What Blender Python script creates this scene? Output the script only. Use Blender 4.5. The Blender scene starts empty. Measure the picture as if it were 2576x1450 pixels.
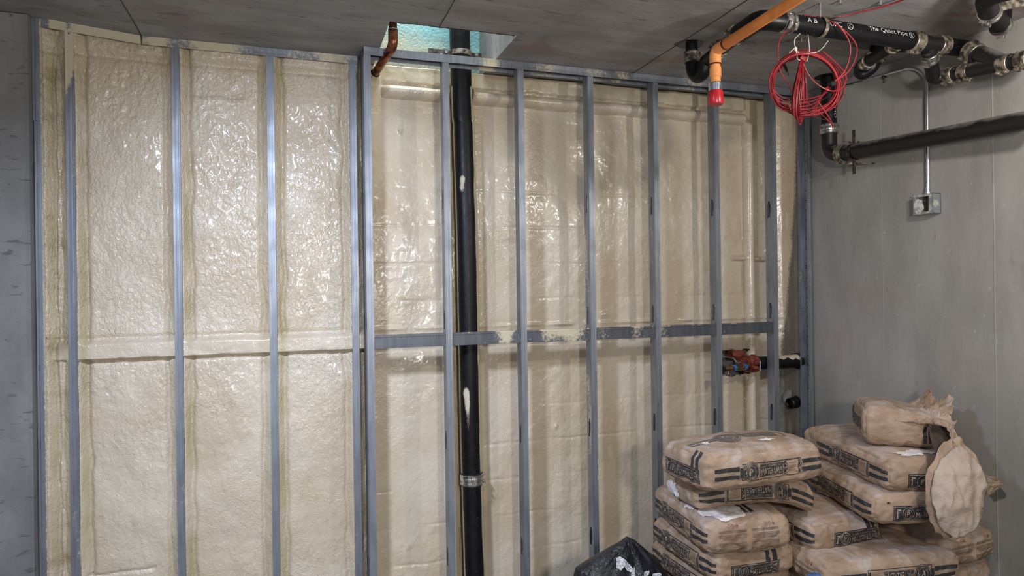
import bpy, bmesh, math, random
import numpy as np
from mathutils import Vector, Matrix
random.seed(4)
SC = bpy.context.scene
COL = SC.collection
# ------------------------------------------------------------------ camera
W, H, F = 2576, 1450, 1681.4
YAW, PITCH, ROLL = .32098, .00098, -.013314
CAM = Vector((0, 0, 1.6))
fw = Vector((math.sin(YAW)*math.cos(PITCH), math.cos(YAW)*math.cos(PITCH), math.sin(PITCH)))
r0 = Vector((math.cos(YAW), -math.sin(YAW), 0)); u0 = r0.cross(fw)
rt = r0*math.cos(ROLL) + u0*math.sin(ROLL); up = u0*math.cos(ROLL) - r0*math.sin(ROLL)
cd = bpy.data.cameras.new('camera'); cam = bpy.data.objects.new('camera', cd); COL.objects.link(cam)
cd.sensor_width = 36; cd.lens = 36*F/W; cd.clip_start = .02; cd.clip_end = 60
cam.matrix_world = Matrix(((rt.x, up.x, -fw.x, CAM.x), (rt.y, up.y, -fw.y, CAM.y), (rt.z, up.z, -fw.z, CAM.z), (0, 0, 0, 1)))
SC.camera = cam
# ------------------------------------------------------------------ view, world, lamps
vs = SC.view_settings
SC.display_settings.display_device = 'sRGB'
vs.view_transform = 'Standard'; vs.look = 'None'; vs.gamma = 1; vs.use_curve_mapping = False
vs.exposure = 0.08
wd = bpy.data.worlds.new('world'); SC.world = wd; wd.use_nodes = True
bgn = wd.node_tree.nodes['Background']; bgn.inputs[0].default_value = (.80, .86, 1.0, 1); bgn.inputs[1].default_value = .30

def area(name, loc, aim, sx, sy, power, col=(1, .97, .92)):
    l = bpy.data.lights.new(name, 'AREA'); l.shape = 'RECTANGLE'; l.size = sx; l.size_y = sy
    l.energy = power; l.color = col
    o = bpy.data.objects.new(name, l); COL.objects.link(o); o.location = loc
    d = Vector(aim) - Vector(loc); o.rotation_euler = d.to_track_quat('-Z', 'Y').to_euler()
    return o
def point(name, loc, r, power, col):
    l = bpy.data.lights.new(name, 'POINT'); l.shadow_soft_size = r; l.energy = power; l.color = col
    o = bpy.data.objects.new(name, l); COL.objects.link(o); o.location = loc; return o
area('led_panel', (-.38, 1.45, 2.60), (.35, 2.9, .35), .18, .18, 32, (.79, .90, 1.16)).data.spread = math.radians(126)
point('bare_bulb', (.75, -.6, 1.85), .12, 135, (1, .955, .90))
point('right_bulb', (2.30, 1.22, 2.42), .05, 40, (1, .955, .90))
area('shaft_daylight', (.74, 3.3, 3.8), (.74, 3.45, 2.5), .5, .45, 16, (.90, .97, 1))

# ------------------------------------------------------------------ picture rays onto real planes
def ray(px, py): return fw + rt*((px-W/2)/F) - up*((py-H/2)/F)
def PX(px, py, X): d = ray(px, py); return CAM + d*(X/d.x)
def PY(px, py, Y): d = ray(px, py); return CAM + d*(Y/d.y)
def PZ(px, py, Z): d = ray(px, py); return CAM + d*((Z-1.6)/d.z)

# ------------------------------------------------------------------ noise
rng = np.random.RandomState(7)
_perm = np.tile(rng.permutation(256), 2)
_g = rng.normal(size=(256, 3)); _g /= np.linalg.norm(_g, axis=1)[:, None]
def pn(x, y, z=0.0):
    x, y, z = np.broadcast_arrays(np.asarray(x, float), np.asarray(y, float), np.asarray(z, float))
    xi, yi, zi = np.floor(x).astype(int), np.floor(y).astype(int), np.floor(z).astype(int)
    xf, yf, zf = x-xi, y-yi, z-zi
    f = lambda t: t*t*t*(t*(t*6-15)+10)
    u, v, w = f(xf), f(yf), f(zf)
    out = 0
    for a in (0, 1):
        for b in (0, 1):
            for c in (0, 1):
                h = _perm[(_perm[(_perm[(xi+a) & 255]+yi+b) & 255]+zi+c) & 255]
                g = _g[h]
                d = g[..., 0]*(xf-a)+g[..., 1]*(yf-b)+g[..., 2]*(zf-c)
                out = out + d*(u if a else 1-u)*(v if b else 1-v)*(w if c else 1-w)
    return out*1.6
def fbm(x, y, z=0.0, o=3):
    s = 0; a = 1
    for i in range(o):
        s = s+a*pn(x*2**i+i*17.3, y*2**i-i*9.1, np.asarray(z)*2**i+i*3.7); a *= .5
    return s
def sstep(a, b, x):
    t = np.clip((x-a)/(b-a), 0, 1); return t*t*(3-2*t)

# ------------------------------------------------------------------ materials
class NT:
    def __init__(s, name):
        s.m = bpy.data.materials.new(name); s.m.use_nodes = True; s.t = s.m.node_tree
        s.b = s.t.nodes['Principled BSDF']; s.tc = s.n('ShaderNodeTexCoord')
        s.co = s.tc.outputs['Object']
    def n(s, t, **k):
        n = s.t.nodes.new(t)
        for a, v in k.items(): setattr(n, a, v)
        return n
    def l(s, a, b): s.t.links.new(a, b)
    def val(s, sock, v):
        if isinstance(v, (int, float)): sock.default_value = v
        elif isinstance(v, tuple): sock.default_value = v if len(v) != 3 or sock.type == 'VECTOR' else (*v, 1)
        else: s.l(v, sock)
    def mapv(s, scale=(1, 1, 1), loc=(0, 0, 0), co=None):
        m = s.n('ShaderNodeMapping'); s.l(co or s.co, m.inputs[0]); m.inputs[3].default_value = scale; m.inputs[1].default_value = loc
        return m.outputs[0]
    def noise(s, scale, detail=3, rough=.5, dist=0, co=None, stretch=None):
        n = s.n('ShaderNodeTexNoise'); n.inputs['Scale'].default_value = scale; n.inputs['Detail'].default_value = detail
        n.inputs['Roughness'].default_value = rough; n.inputs['Distortion'].default_value = dist
        s.l(s.mapv(stretch) if stretch else (co or s.co), n.inputs['Vector']); return n.outputs[0]
    def ramp(s, v, a, b, c0=0., c1=1.):
        m = s.n('ShaderNodeMapRange'); m.interpolation_type = 'SMOOTHSTEP'
        s.l(v, m.inputs[0]); m.inputs[1].default_value = a; m.inputs[2].default_value = b
        m.inputs[3].default_value = c0; m.inputs[4].default_value = c1; return m.outputs[0]
    def mix(s, f, a, b):
        m = s.n('ShaderNodeMix', data_type='RGBA'); s.val(m.inputs[0], f); s.val(m.inputs[6], a); s.val(m.inputs[7], b); return m.outputs[2]
    def math(s, op, a, b=0.):
        m = s.n('ShaderNodeMath', operation=op); s.val(m.inputs[0], a); s.val(m.inputs[1], b); return m.outputs[0]
    def attr(s, name): return s.n('ShaderNodeAttribute', attribute_name=name).outputs['Fac']
    def sep(s, co=None):
        m = s.n('ShaderNodeSeparateXYZ'); s.l(co or s.co, m.inputs[0]); return m.outputs
    def bump(s, h, strength=.3, dist=.01, prev=None):
        b = s.n('ShaderNodeBump'); s.l(h, b.inputs['Height']); b.inputs['Strength'].default_value = strength
        b.inputs['Distance'].default_value = dist
        if prev: s.l(prev, b.inputs['Normal'])
        return b.outputs[0]
    def set(s, **k):
        names = dict(col='Base Color', rough='Roughness', metal='Metallic', spec='Specular IOR Level', nrm='Normal', coat='Coat Weight', coatr='Coat Roughness', alpha='Alpha')
        for a, v in k.items(): s.val(s.b.inputs[names[a]], v)
        return s.m
def plain(name, col, rough=.5, metal=0., var=.12, scale=25, bump=0., spec=.5):
    t = NT(name); n = t.noise(scale, 4)
    c2 = tuple(max(0, c*(1-var*2.2)) for c in col)
    c1 = tuple(min(1, c*(1+var)) for c in col)
    t.set(col=t.mix(t.ramp(n, .35, .65), c2, c1), rough=rough, metal=metal, spec=spec)
    if bump: t.set(nrm=t.bump(t.noise(scale*3, 3), bump, .004))
    return t.m

def mat_foam(name, fine=1., sc=1., dist=.9):
    t = NT(name)
    big = t.noise(2.2, 3); med = t.noise(14, 3, .55, .4)
    c = t.mix(t.ramp(big, .35, .68), (.60, .50, .365), (.685, .60, .475))
    c = t.mix(t.ramp(med, .55, .75, 0, .35), c, (.50, .40, .24))
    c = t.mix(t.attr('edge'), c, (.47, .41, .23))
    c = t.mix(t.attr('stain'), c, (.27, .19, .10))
    c = t.mix(t.attr('bare'), c, (.17, .155, .135))
    lump = t.noise(58*sc, 2, .45, dist, stretch=(1, 1, .7))
    rip = t.noise(125*sc, 2, .5, dist, stretch=(.8, 1, 1.1))
    area_m = t.ramp(t.noise(3.2, 2), .40, .60, .15, 1.)
    h = t.math('ADD', t.math('MULTIPLY', lump, .8), t.math('MULTIPLY', t.math('MULTIPLY', rip, area_m), .45))
    h = t.math('MULTIPLY', h, t.math('SUBTRACT', 1., t.attr('flat')))
    b = t.bump(h, .74*fine, .014)
    t.set(col=c, rough=t.ramp(t.noise(9, 3), .35, .65, .22, .36), spec=.55, nrm=b, coat=.35, coatr=.15)
    t.b.inputs['Subsurface Weight'].default_value = .0
    return t.m
def mat_galv(name, dark=1.):
    t = NT(name)
    n = t.noise(40, 3, .6, stretch=(1, 1, .12)); n2 = t.noise(6, 3)
    sp = t.noise(380, 2)
    base = t.mix(t.ramp(n, .3, .7), (.25*dark, .272*dark, .305*dark), (.335*dark, .36*dark, .40*dark))
    base = t.mix(t.ramp(n2, .45, .75, 0, .5), base, (.19*dark, .21*dark, .235*dark))
    a = t.attr('spray')
    m = t.ramp(t.math('ADD', a, t.math('MULTIPLY', t.math('ADD', t.math('ADD', sp, t.noise(70, 5)), -1.0), .8)), .36, .66)
    mt = t.math('SUBTRACT', .72, t.math('MULTIPLY', m, .72))
    t.set(col=t.mix(m, base, (.60, .53, .38)), metal=mt, rough=t.ramp(n2, .3, .7, .42, .55), nrm=t.bump(t.math('ADD', t.noise(300, 2), t.math('MULTIPLY', m, .6)), .12, .002))
    return t.m
def mat_concrete(name, kind):
    t = NT(name)
    if kind == 'ceiling':
        a = t.noise(5, 5, .6, .3, stretch=(.5, 1.6, 1)); b = t.noise(22, 5, .6, .5, stretch=(.35, 1.3, 1)); r = t.noise(1.1, 3)
        c = t.mix(t.ramp(a, .3, .7), (.235, .222, .214), (.345, .332, .322))
        c = t.mix(t.ramp(b, .61, .69, 0, .6), c, (.10, .092, .087))
        c = t.mix(t.ramp(t.noise(60, 4, .6, .4, stretch=(.35, 1.2, 1)), .60, .70, 0, .5), c, (.09, .083, .078))
        c = t.mix(t.ramp(r, .56, .74, 0, .28), c, (.27, .155, .10))
        x, y, z = t.sep()
        for (cx, cy, rad, f) in ((2.95, 2.0, .24, .75), (1.20, 3.12, .13, .45), (1.9, 3.12, .14, .35), (-.5, 3.2, .16, .3)):
            d = t.math('ADD', t.math('POWER', t.math('SUBTRACT', x, cx), 2.), t.math('POWER', t.math('SUBTRACT', y, cy), 2.))
            d = t.math('ADD', t.math('SQRT', d), t.math('MULTIPLY', t.math('ADD', t.noise(7, 4), -.5), .5))
            c = t.mix(t.ramp(d, rad*.2, rad, f, 0.), c, (.26, .12, .065))
        t.set(col=c, rough=.75, nrm=t.bump(t.math('ADD', b, t.noise(90, 4)), .25, .004))
    elif kind == 'right':
        a = t.noise(3, 4, .55, .2, stretch=(1, 1, .35)); b = t.noise(30, 5, .65, stretch=(1, 1, .25)); d = t.noise(16, 4, .6, .8)
        c = t.mix(t.ramp(a, .3, .7), (.26, .248, .228), (.36, .347, .322))
        c = t.mix(t.ramp(b, .60, .78, 0, .45), c, (.16, .15, .135))
        c = t.mix(t.ramp(d, .70, .76, 0, .45), c, (.12, .11, .10))
        c = t.mix(t.ramp(t.noise(40, 3, .5, .3), .70, .74, 0, .6), c, (.5, .49, .46))
        c = t.mix(t.ramp(t.noise(1.2, 3), .58, .75, 0, .35), c, (.28, .18, .12))
        x, y, z = t.sep()
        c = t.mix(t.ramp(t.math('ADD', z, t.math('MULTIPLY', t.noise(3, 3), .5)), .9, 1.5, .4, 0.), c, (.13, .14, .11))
        for (cy, cz, rad) in ((2.09, .915, .05), (2.09, .71, .04), (2.02, .99, .04), (2.3, .60, .05)):
            q = t.math('ADD', t.math('POWER', t.math('SUBTRACT', y, cy), 2.), t.math('POWER', t.math('SUBTRACT', z, cz), 2.))
            q = t.math('ADD', t.math('SQRT', q), t.math('MULTIPLY', t.math('ADD', t.noise(30, 3), -.5), .06))
            c = t.mix(t.ramp(q, rad*.7, rad, .8, 0.), c, (.06, .06, .055))
        t.set(col=c, rough=.8, nrm=t.bump(t.math('ADD', b, d), .3, .004))
    elif kind == 'left':
        a = t.noise(4, 5, .6, .2, stretch=(1, 1, .6)); b = t.noise(26, 5, .6, .6, stretch=(.5, 1, 1.6))
        c = t.mix(t.ramp(a, .3, .7), (.17, .168, .165), (.25, .25, .25))
        c = t.mix(t.ramp(b, .60, .68, 0, .7), c, (.08, .078, .078))
        t.set(col=c, rough=.8, nrm=t.bump(b, .3, .004))
    else:
        a = t.noise(5, 5, .6)
        t.set(col=t.mix(t.ramp(a, .3, .7), (.16, .155, .145), (.28, .27, .25)), rough=.85, nrm=t.bump(a, .3, .005))
    return t.m
def mat_teal():
    t = NT('sprayed_teal_wall'); x, y, z = t.sep()
    f = t.math('ADD', t.math('ADD', t.math('MULTIPLY', z, 1.), t.math('MULTIPLY', x, .42)), t.math('MULTIPLY', t.noise(9, 4), .22))
    c = t.mix(t.ramp(f, 3.26, 3.50), (.50, .50, .37), (.27, .56, .58))
    t.set(col=c, rough=.45, nrm=t.bump(t.noise(45, 3, .5, 1.), .5, .01)); return t.m
def mat_paper(name, c0=(.31, .215, .145), c1=(.43, .31, .22), dust=1.):
    t = NT(name); n = t.noise(7, 4); geo = t.n('ShaderNodeNewGeometry'); nz = t.sep(geo.outputs['Normal'])[2]
    c = t.mix(t.ramp(n, .3, .7), c0, c1)
    dm = t.math('MULTIPLY', t.ramp(t.math('ADD', t.noise(9, 5, .65, .6), t.math('MULTIPLY', nz, .16)), .56, .80, 0, .8*dust), 1.)
    c = t.mix(dm, c, (.50, .43, .395))
    cr = t.noise(16, 4, .6, 2.2, stretch=(1, 1, 1.4))
    t.set(col=c, rough=.62, spec=.35, nrm=t.bump(t.math('ADD', cr, t.math('MULTIPLY', t.noise(45, 3, .5, 1.5), .22)), .42, .010)); return t.m
def mat_ink(name, col=(.030, .030, .034), worn=.5):
    t = NT(name)
    n = t.noise(28, 5, .65, .6)
    c = t.mix(t.ramp(n, .52, .72, 0, worn), col, (.30, .24, .19))
    t.set(col=c, rough=.55); return t.m
M = {}
M['foamL'] = mat_foam('glossy_spray_foam'); M['foamR'] = mat_foam('smooth_spray_foam', .50, .62, .5)
M['galv'] = mat_galv('galvanised_steel'); M['galvd'] = mat_galv('dull_steel', .45)
M['ceil'] = mat_concrete('ceiling_concrete', 'ceiling'); M['right'] = mat_concrete('right_concrete', 'right')
M['left'] = mat_concrete('left_concrete', 'left'); M['floor'] = mat_concrete('floor_concrete', 'floor'); M['teal'] = mat_teal()
t = NT('black_iron'); sp = t.noise(420, 2); a = t.attr('spray')
mm = t.ramp(t.math('ADD', a, t.math('MULTIPLY', t.math('ADD', sp, -.5), 1.1)), .40, .64)
speck = t.ramp(t.noise(190, 1), .79, .81)
cc = t.mix(t.ramp(t.noise(12, 4), .45, .8, 0, .35), (.004, .004, .005), (.016, .015, .015))
cc = t.mix(speck, cc, (.45, .45, .45))
M['iron'] = t.set(col=t.mix(mm, cc, (.62, .55, .42)), rough=t.ramp(t.noise(20, 3), .3, .7, .38, .5), spec=.32, nrm=t.bump(t.noise(120, 3), .12, .002))
t = NT('dusty_black_iron'); geo = t.n('ShaderNodeNewGeometry'); nz = t.sep(geo.outputs['Normal'])[2]
du = t.ramp(t.math('ADD', nz, t.math('MULTIPLY', t.math('ADD', t.noise(14, 5, .7), -.5), 1.1)), .35, 1.05, 0, .8)
M['dusty'] = t.set(col=t.mix(du, (.011, .010, .010), (.30, .28, .26)), rough=.42, nrm=t.bump(t.noise(60, 4), .2, .003))
M['steel'] = plain('stainless_band', (.62, .60, .57), .28, .95, .2, 60)
M['dullband'] = plain('stained_band', (.40, .35, .28), .45, .75, .35, 45)
M['zinc'] = plain('zinc_plated', (.70, .74, .78), .25, .95, .08, 40)
M['darksteel'] = plain('dark_strut', (.14, .125, .115), .5, .7, .3, 50)
M['copper'] = plain('copper', (.27, .10, .055), .25, .95, .38, 18)
M['orange'] = plain('orange_pipe', (.82, .27, .06), .42, 0, .08, 10)
M['orange2'] = plain('bright_orange_fitting', (.93, .38, .12), .35, 0, .05, 10)
M['glue'] = plain('dark_red_primer', (.10, .012, .010), .3)
M['redcap'] = plain('red_plastic', (.62, .02, .03), .3)
M['cable'] = plain('red_cable', (.23, .010, .017), .42, 0, .15, 8)
M['cablel'] = plain('light_red_cable', (.37, .022, .032), .38, 0, .1, 8)
M['tape'] = plain('black_tape', (.012, .012, .012), .35)
M['tie'] = plain('white_wire', (.62, .60, .52), .4)
M['rubber'] = plain('black_rubber', (.016, .016, .016), .5)
M['white'] = plain('white_print', (.62, .64, .64), .5, var=.25, scale=120)
M['grooved'] = plain('oxide_red_coupling', (.20, .045, .025), .42, .1, .3, 40)
M['brass'] = plain('bronze_valve', (.32, .20, .11), .32, .9, .25, 60)
M['blue'] = plain('blue_ring', (.05, .22, .60), .35)
M['paper'] = mat_paper('kraft_paper'); M['paperin'] = mat_paper('pale_inner_paper', (.40, .315, .25), (.50, .405, .34), .6)
M['ink'] = mat_ink('black_ink'); M['inkf'] = mat_ink('faded_ink', (.13, .115, .11), .8); M['fine'] = mat_ink('fine_print_ink', (.20, .135, .09), .3)
M['lett'] = plain('paper_lettering', (.40, .30, .22), .6, var=.2, scale=60); M['redink'] = plain('red_ink', (.35, .06, .04), .6)
M['powder'] = plain('white_powder', (.78, .74, .72), .95, var=.08, scale=60, bump=.6)
M['inside'] = plain('dark_bag_inside', (.06, .04, .028), .8)
M['wood'] = plain('pallet_wood', (.26, .18, .11), .8, var=.3)
M['niche'] = plain('grey_backing', (.16, .155, .15), .8, var=.2)
t = NT('black_polythene'); M['poly'] = t.set(col=t.mix(t.ramp(t.noise(5, 4, .6, 1.2), .45, .75, 0, .5), (.008, .009, .013), (.06, .065, .08)), rough=.30, nrm=t.bump(t.noise(14, 4, .6, 2.5), .5, .02))
t = NT('spattered_box'); M['box'] = t.set(col=t.mix(t.ramp(t.noise(26, 4), .45, .6), (.30, .32, .33), (.62, .64, .58)), rough=.45, metal=.3, nrm=t.bump(t.noise(50, 3), .4, .004))
M['splat'] = plain('cream_foam_smear', (.66, .585, .44), .4, var=.1, scale=30, bump=.5)
M['bluecloth'] = plain('blue_cloth', (.06, .12, .30), .8, bump=.5)

# ------------------------------------------------------------------ object helpers
def tag(o, label=None, cat=None, group=None, kind=None):
    if label: o['label'] = label
    if cat: o['category'] = cat
    if group: o['group'] = group
    if kind: o['kind'] = kind
    return o
def thing(name, loc, label, cat, group=None):
    o = bpy.data.objects.new(name, None); o.empty_display_size = .05; COL.objects.link(o); o.location = loc
    return tag(o, label, cat, group)
def mk(name, verts, faces, mat, parent=None, smooth=True, attrs=None):
    me = bpy.data.meshes.new(name)
    v = np.asarray(verts, float).reshape(-1, 3)
    o = bpy.data.objects.new(name, me); COL.objects.link(o)
    if parent is not None:
        o.parent = parent
        off = Vector((0, 0, 0)); q = parent
        while q is not None: off += q.location; q = q.parent
        v = v - np.array(off)
    me.from_pydata(v.tolist(), [], [tuple(int(i) for i in f) for f in faces]); me.materials.append(mat)
    if attrs:
        for k, a in attrs.items():
            at = me.attributes.new(k, 'FLOAT', 'POINT'); at.data.foreach_set('value', np.asarray(a, float))
    me.polygons.foreach_set('use_smooth', [smooth]*len(me.polygons)); me.update()
    if smooth:
        me.set_sharp_from_angle(angle=math.radians(42))
    return o
class MB:
    def __init__(s): s.v = []; s.f = []; s.n = 0
    def add(s, v, f):
        v = np.asarray(v, float).reshape(-1, 3); s.v.append(v); s.f += [tuple(int(i)+s.n for i in q) for q in f]; s.n += len(v); return s
    def box(s, a, b, bev=0.):
        (x0, y0, z0), (x1, y1, z1) = a, b
        v = [(x, y, z) for z in (z0, z1) for y in (y0, y1) for x in (x0, x1)]
        return s.add(v, [(0, 2, 3, 1), (4, 5, 7, 6), (0, 1, 5, 4), (2, 6, 7, 3), (0, 4, 6, 2), (1, 3, 7, 5)])
    def obox(s, c, ax, hs):
        c = Vector(c); x, y, z = [Vector(a).normalized() for a in ax]
        v = [c+x*(i*hs[0])+y*(j*hs[1])+z*(k*hs[2]) for k in (-1, 1) for j in (-1, 1) for i in (-1, 1)]
        return s.add([tuple(p) for p in v], [(0, 2, 3, 1), (4, 5, 7, 6), (0, 1, 5, 4), (2, 6, 7, 3), (0, 4, 6, 2), (1, 3, 7, 5)])
    def tube(s, pts, r, n=20, cap=True, rs=None):
        pts = [Vector(p) for p in pts]; T = []
        for i in range(len(pts)):
            a = pts[max(i-1, 0)]; b = pts[min(i+1, len(pts)-1)]; T.append((b-a).normalized())
        ref = Vector((0, 0, 1)) if abs(T[0].z) < .9 else Vector((1, 0, 0))
        N = (ref-T[0]*ref.dot(T[0])).normalized(); V = []; Fc = []
        for i, p in enumerate(pts):
            N = (N-T[i]*N.dot(T[i])).normalized(); B = T[i].cross(N); rr = rs[i] if rs is not None else r
            for k in range(n):
                a = 2*math.pi*k/n; V.append(tuple(p+(N*math.cos(a)+B*math.sin(a))*rr))
        for i in range(len(pts)-1):
            for k in range(n):
                k2 = (k+1) % n; Fc.append((i*n+k, i*n+k2, (i+1)*n+k2, (i+1)*n+k))
        if cap:
            Fc.append(tuple(range(n))[::-1]); Fc.append(tuple((len(pts)-1)*n+k for k in range(n)))
        return s.add(V, Fc)
    def build(s, name, mat, parent=None, smooth=True, attrs=None, split=False):
        if split:
            last = None; base = 0; k = 0; fs = s.f
            for v in s.v:
                ff = [tuple(i-base for i in q) for q in fs if base <= q[0] < base+len(v)]; base += len(v)
                last = mk(name, v, ff, mat, parent, smooth)
            return last
        return mk(name, np.concatenate(s.v), s.f, mat, parent, smooth, attrs)
def spline(P, n=8):
    P = [Vector(p) for p in P]; out = []
    for i in range(len(P)-1):
        a, b, c, d = P[max(i-1, 0)], P[i], P[i+1], P[min(i+2, len(P)-1)]
        for k in range(n):
            t = k/n; out.append(.5*((2*b)+(c-a)*t+(2*a-5*b+4*c-d)*t*t+(3*b-a-3*c+d)*t**3))
    out.append(P[-1]); return out
def bend(P, R, n=10):
    """polyline with its corners rounded"""
    P = [Vector(p) for p in P]; out = [P[0]]
    for i in range(1, len(P)-1):
        a = (P[i-1]-P[i]); b = (P[i+1]-P[i]); r = min(R, a.length*.499, b.length*.499)
        p0 = P[i]+a.normalized()*r; p1 = P[i]+b.normalized()*r
        for k in range(n+1):
            t = k/n; out.append(p0*(1-t)**2+P[i]*2*t*(1-t)+p1*t*t)
    out.append(P[-1]); return out
def grid_faces(nu, nv, keep=None):
    f = []
    for j in range(nv-1):
        for i in range(nu-1):
            if keep is None or keep[j, i]: f.append((j*nu+i, j*nu+i+1, (j+1)*nu+i+1, (j+1)*nu+i))
    return f
def solid(o, th, off=0.):
    m = o.modifiers.new('thickness', 'SOLIDIFY'); m.thickness = th; m.offset = off; return o
def bevel(o, w=.004, seg=2):
    m = o.modifiers.new('bevel', 'BEVEL'); m.width = w; m.segments = seg; m.limit_method = 'ANGLE'; return o
def clean(o, d=.0005):
    bm = bmesh.new(); bm.from_mesh(o.data); bmesh.ops.remove_doubles(bm, verts=bm.verts, dist=d); bmesh.ops.recalc_face_normals(bm, faces=bm.faces)
    bm.to_mesh(o.data); bm.free(); return o

# ------------------------------------------------------------------ the setting
YR, YL = 3.351, 3.501            # front faces of the right and left stud rows
ZC = 2.805
XL = -1.075
STEP = 0.36
HX0, HX1, HY0, HYB = .440, 1.040, 3.005, 3.70     # shaft opening
def ceil_z(x): return ZC + .034*min(1, max(0, (-.645-x)/.36))
def struct(o): o['kind'] = 'structure'; return o
def rwx(y): return 3.083+.085*(3.41-y) if y < 3.41 else 3.083

# ceiling slab: underside as a grid, with a notch for the shaft
xs = sorted(set(list(np.linspace(-3.5, -.645, 25))+[HX0, HX1, 2., 3.0, 3.1, 3.6]+list(np.linspace(-.645, HX0, 6))))
ys = [-3., -1, 1., 2.4, HY0, HYB, 4.0]
b = MB(); V = []; nx = len(xs)
for y in ys:
    for x in xs: V.append((x, y, ceil_z(x)))
V2 = [(x, y, 3.9) for (x, y, z) in V]
keep = lambda i, j: not (HX0-1e-6 <= xs[i] and xs[i+1] <= HX1+1e-6 and HY0-1e-6 <= ys[j] and ys[j+1] <= HYB+1e-6)
Fc = []; off = len(V)
for j in range(len(ys)-1):
    for i in range(nx-1):
        if keep(i, j):
            q = (j*nx+i, (j+1)*nx+i, (j+1)*nx+i+1, j*nx+i+1); Fc.append(q); Fc.append(tuple(k+off for k in q[::-1]))
edges = {}
for q in Fc[::2]:
    for k in range(4):
        e = (q[k], q[(k+1) % 4]); edges[e] = 1
for e in list(edges):
    if (e[1], e[0]) not in edges: Fc.append((e[1], e[0], e[0]+off, e[1]+off))
b.add(V+V2, Fc)
cl = struct(b.build('ceiling', M['ceil'], smooth=False))
# board-mark fins left by the formwork joints
b = MB()
for x, y0 in ((-.642, .5), (.665, .5), (1.845, .5)):
    yend = 3.5 if x < 0 else (HY0-.004 if x < 1 else 3.35)
    pts = [(x+.004*pn(y*3, x*7), y) for y in np.linspace(y0, yend, 60)]
    V = []
    for (px_, py_) in pts:
        w = .0022+.0015*abs(pn(py_*9, 3)); z = ceil_z(px_)
        V += [(px_-w, py_, z+.001), (px_-w*.4, py_, z-.003), (px_+w*.4, py_, z-.003), (px_+w, py_, z+.001)]
    b.add(V, [(i*4+k, i*4+k+1, i*4+4+k+1, i*4+4+k) for i in range(59) for k in range(3)])
o = b.build('joint_line', plain('dark_joint', (.06, .055, .05), .9), cl, smooth=False)
# torn edge strip at the front lip of the opening
b = MB(); V = []; n = 90
for i in range(n):
    x = HX0+.02+(HX1-HX0-.03)*i/(n-1); d = .006+.006*fbm(x*30, 1.3)+.012*max(0, fbm(x*9, 5.))
    V += [(x, HY0-.001, ZC-.001), (x, HY0+max(.002, d), ZC-.001), (x, HY0+max(.002, d), ZC+.02), (x, HY0-.001, ZC+.02)]
b.add(V, [(i*4+k, i*4+(k+1) % 4, i*4+4+(k+1) % 4, i*4+4+k) for i in range(n-1) for k in range(4)])
b.build('torn_edge', M['tape'], cl, smooth=False)
# walls and floor
wb = struct(MB().box((-1.4, 3.66, -.16), (3.083, 3.9, 3.9)).build('wall_back', M['teal'], smooth=False))
V = []; n = 14
for z in (-.16, 2.806):
    for y in np.linspace(-3, 3.655, n): V.append((rwx(y), y, z))
    for y in np.linspace(-3, 3.655, n): V.append((3.7, y, z))
Fc = []
for i in range(n-1):
    Fc += [(i, i+1, 2*n+i+1, 2*n+i), (i, n+i, n+i+1, i+1), (2*n+i, 2*n+i+1, 3*n+i+1, 3*n+i)]
Fc += [(0, 2*n, 3*n, n), (n-1, 2*n-1, 4*n-1, 3*n-1)]
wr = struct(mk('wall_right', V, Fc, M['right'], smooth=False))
b = MB()
for y, amp in ((PX(2220, 600, 3.13).y, .5), (PX(2508, 800, 3.19).y, 1.2)):         # casting ridges down the right wall
    V = []; zs = np.linspace(.02, 2.70, 150)
    for z in zs:
        w = (.003+.003*abs(fbm(z*12, y)))*amp; x = rwx(y)
        yy = y+.004*pn(z*2, y)
        V += [(x+.001, yy-w, z), (x-.0025*amp, yy, z), (x+.001, yy+w, z)]
    b.add(V, [(i*3+k, i*3+k+1, i*3+4+k, i*3+3+k) for i in range(len(zs)-1) for k in range(2)])
b.build('casting_ridge', M['right'], wr, smooth=False, split=True)
wl = struct(MB().box((-3.4, 3.455, -.16), (XL-.004, 3.9, 2.835)).build('wall_left', M['left'], smooth=False))
# grid front with ragged edge
nz_ = 200; V = []
for j in range(nz_):
    z = -.16+2.994*j/(nz_-1); e = .006*fbm(z*7, 2.)+.003*fbm(z*40, 8.)
    V += [(-2.6, 3.4549, z), (XL-.022+e, 3.4549, z), (XL-.008+e*.7, 3.462, z), (XL-.006, 3.49, z)]
mk('rough_edge', V, grid_faces(4, nz_), M['left'], wl)
struct(MB().box((-3.4, -3, -.4), (3.7, 3.9, -.16)).build('floor', M['floor'], smooth=False))

# ------------------------------------------------------------------ spray foam
S16 = .4064
RS = [.7718+S16*k for k in range(6)]              # right row flange centres
LS = [-.935, -.501, -.079, .318]                  # left row flange centres
def pipe_x(z): return float(np.interp(z, [0, .8, 1.9, 2.95], [.926, .912, .906, .887]))
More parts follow.
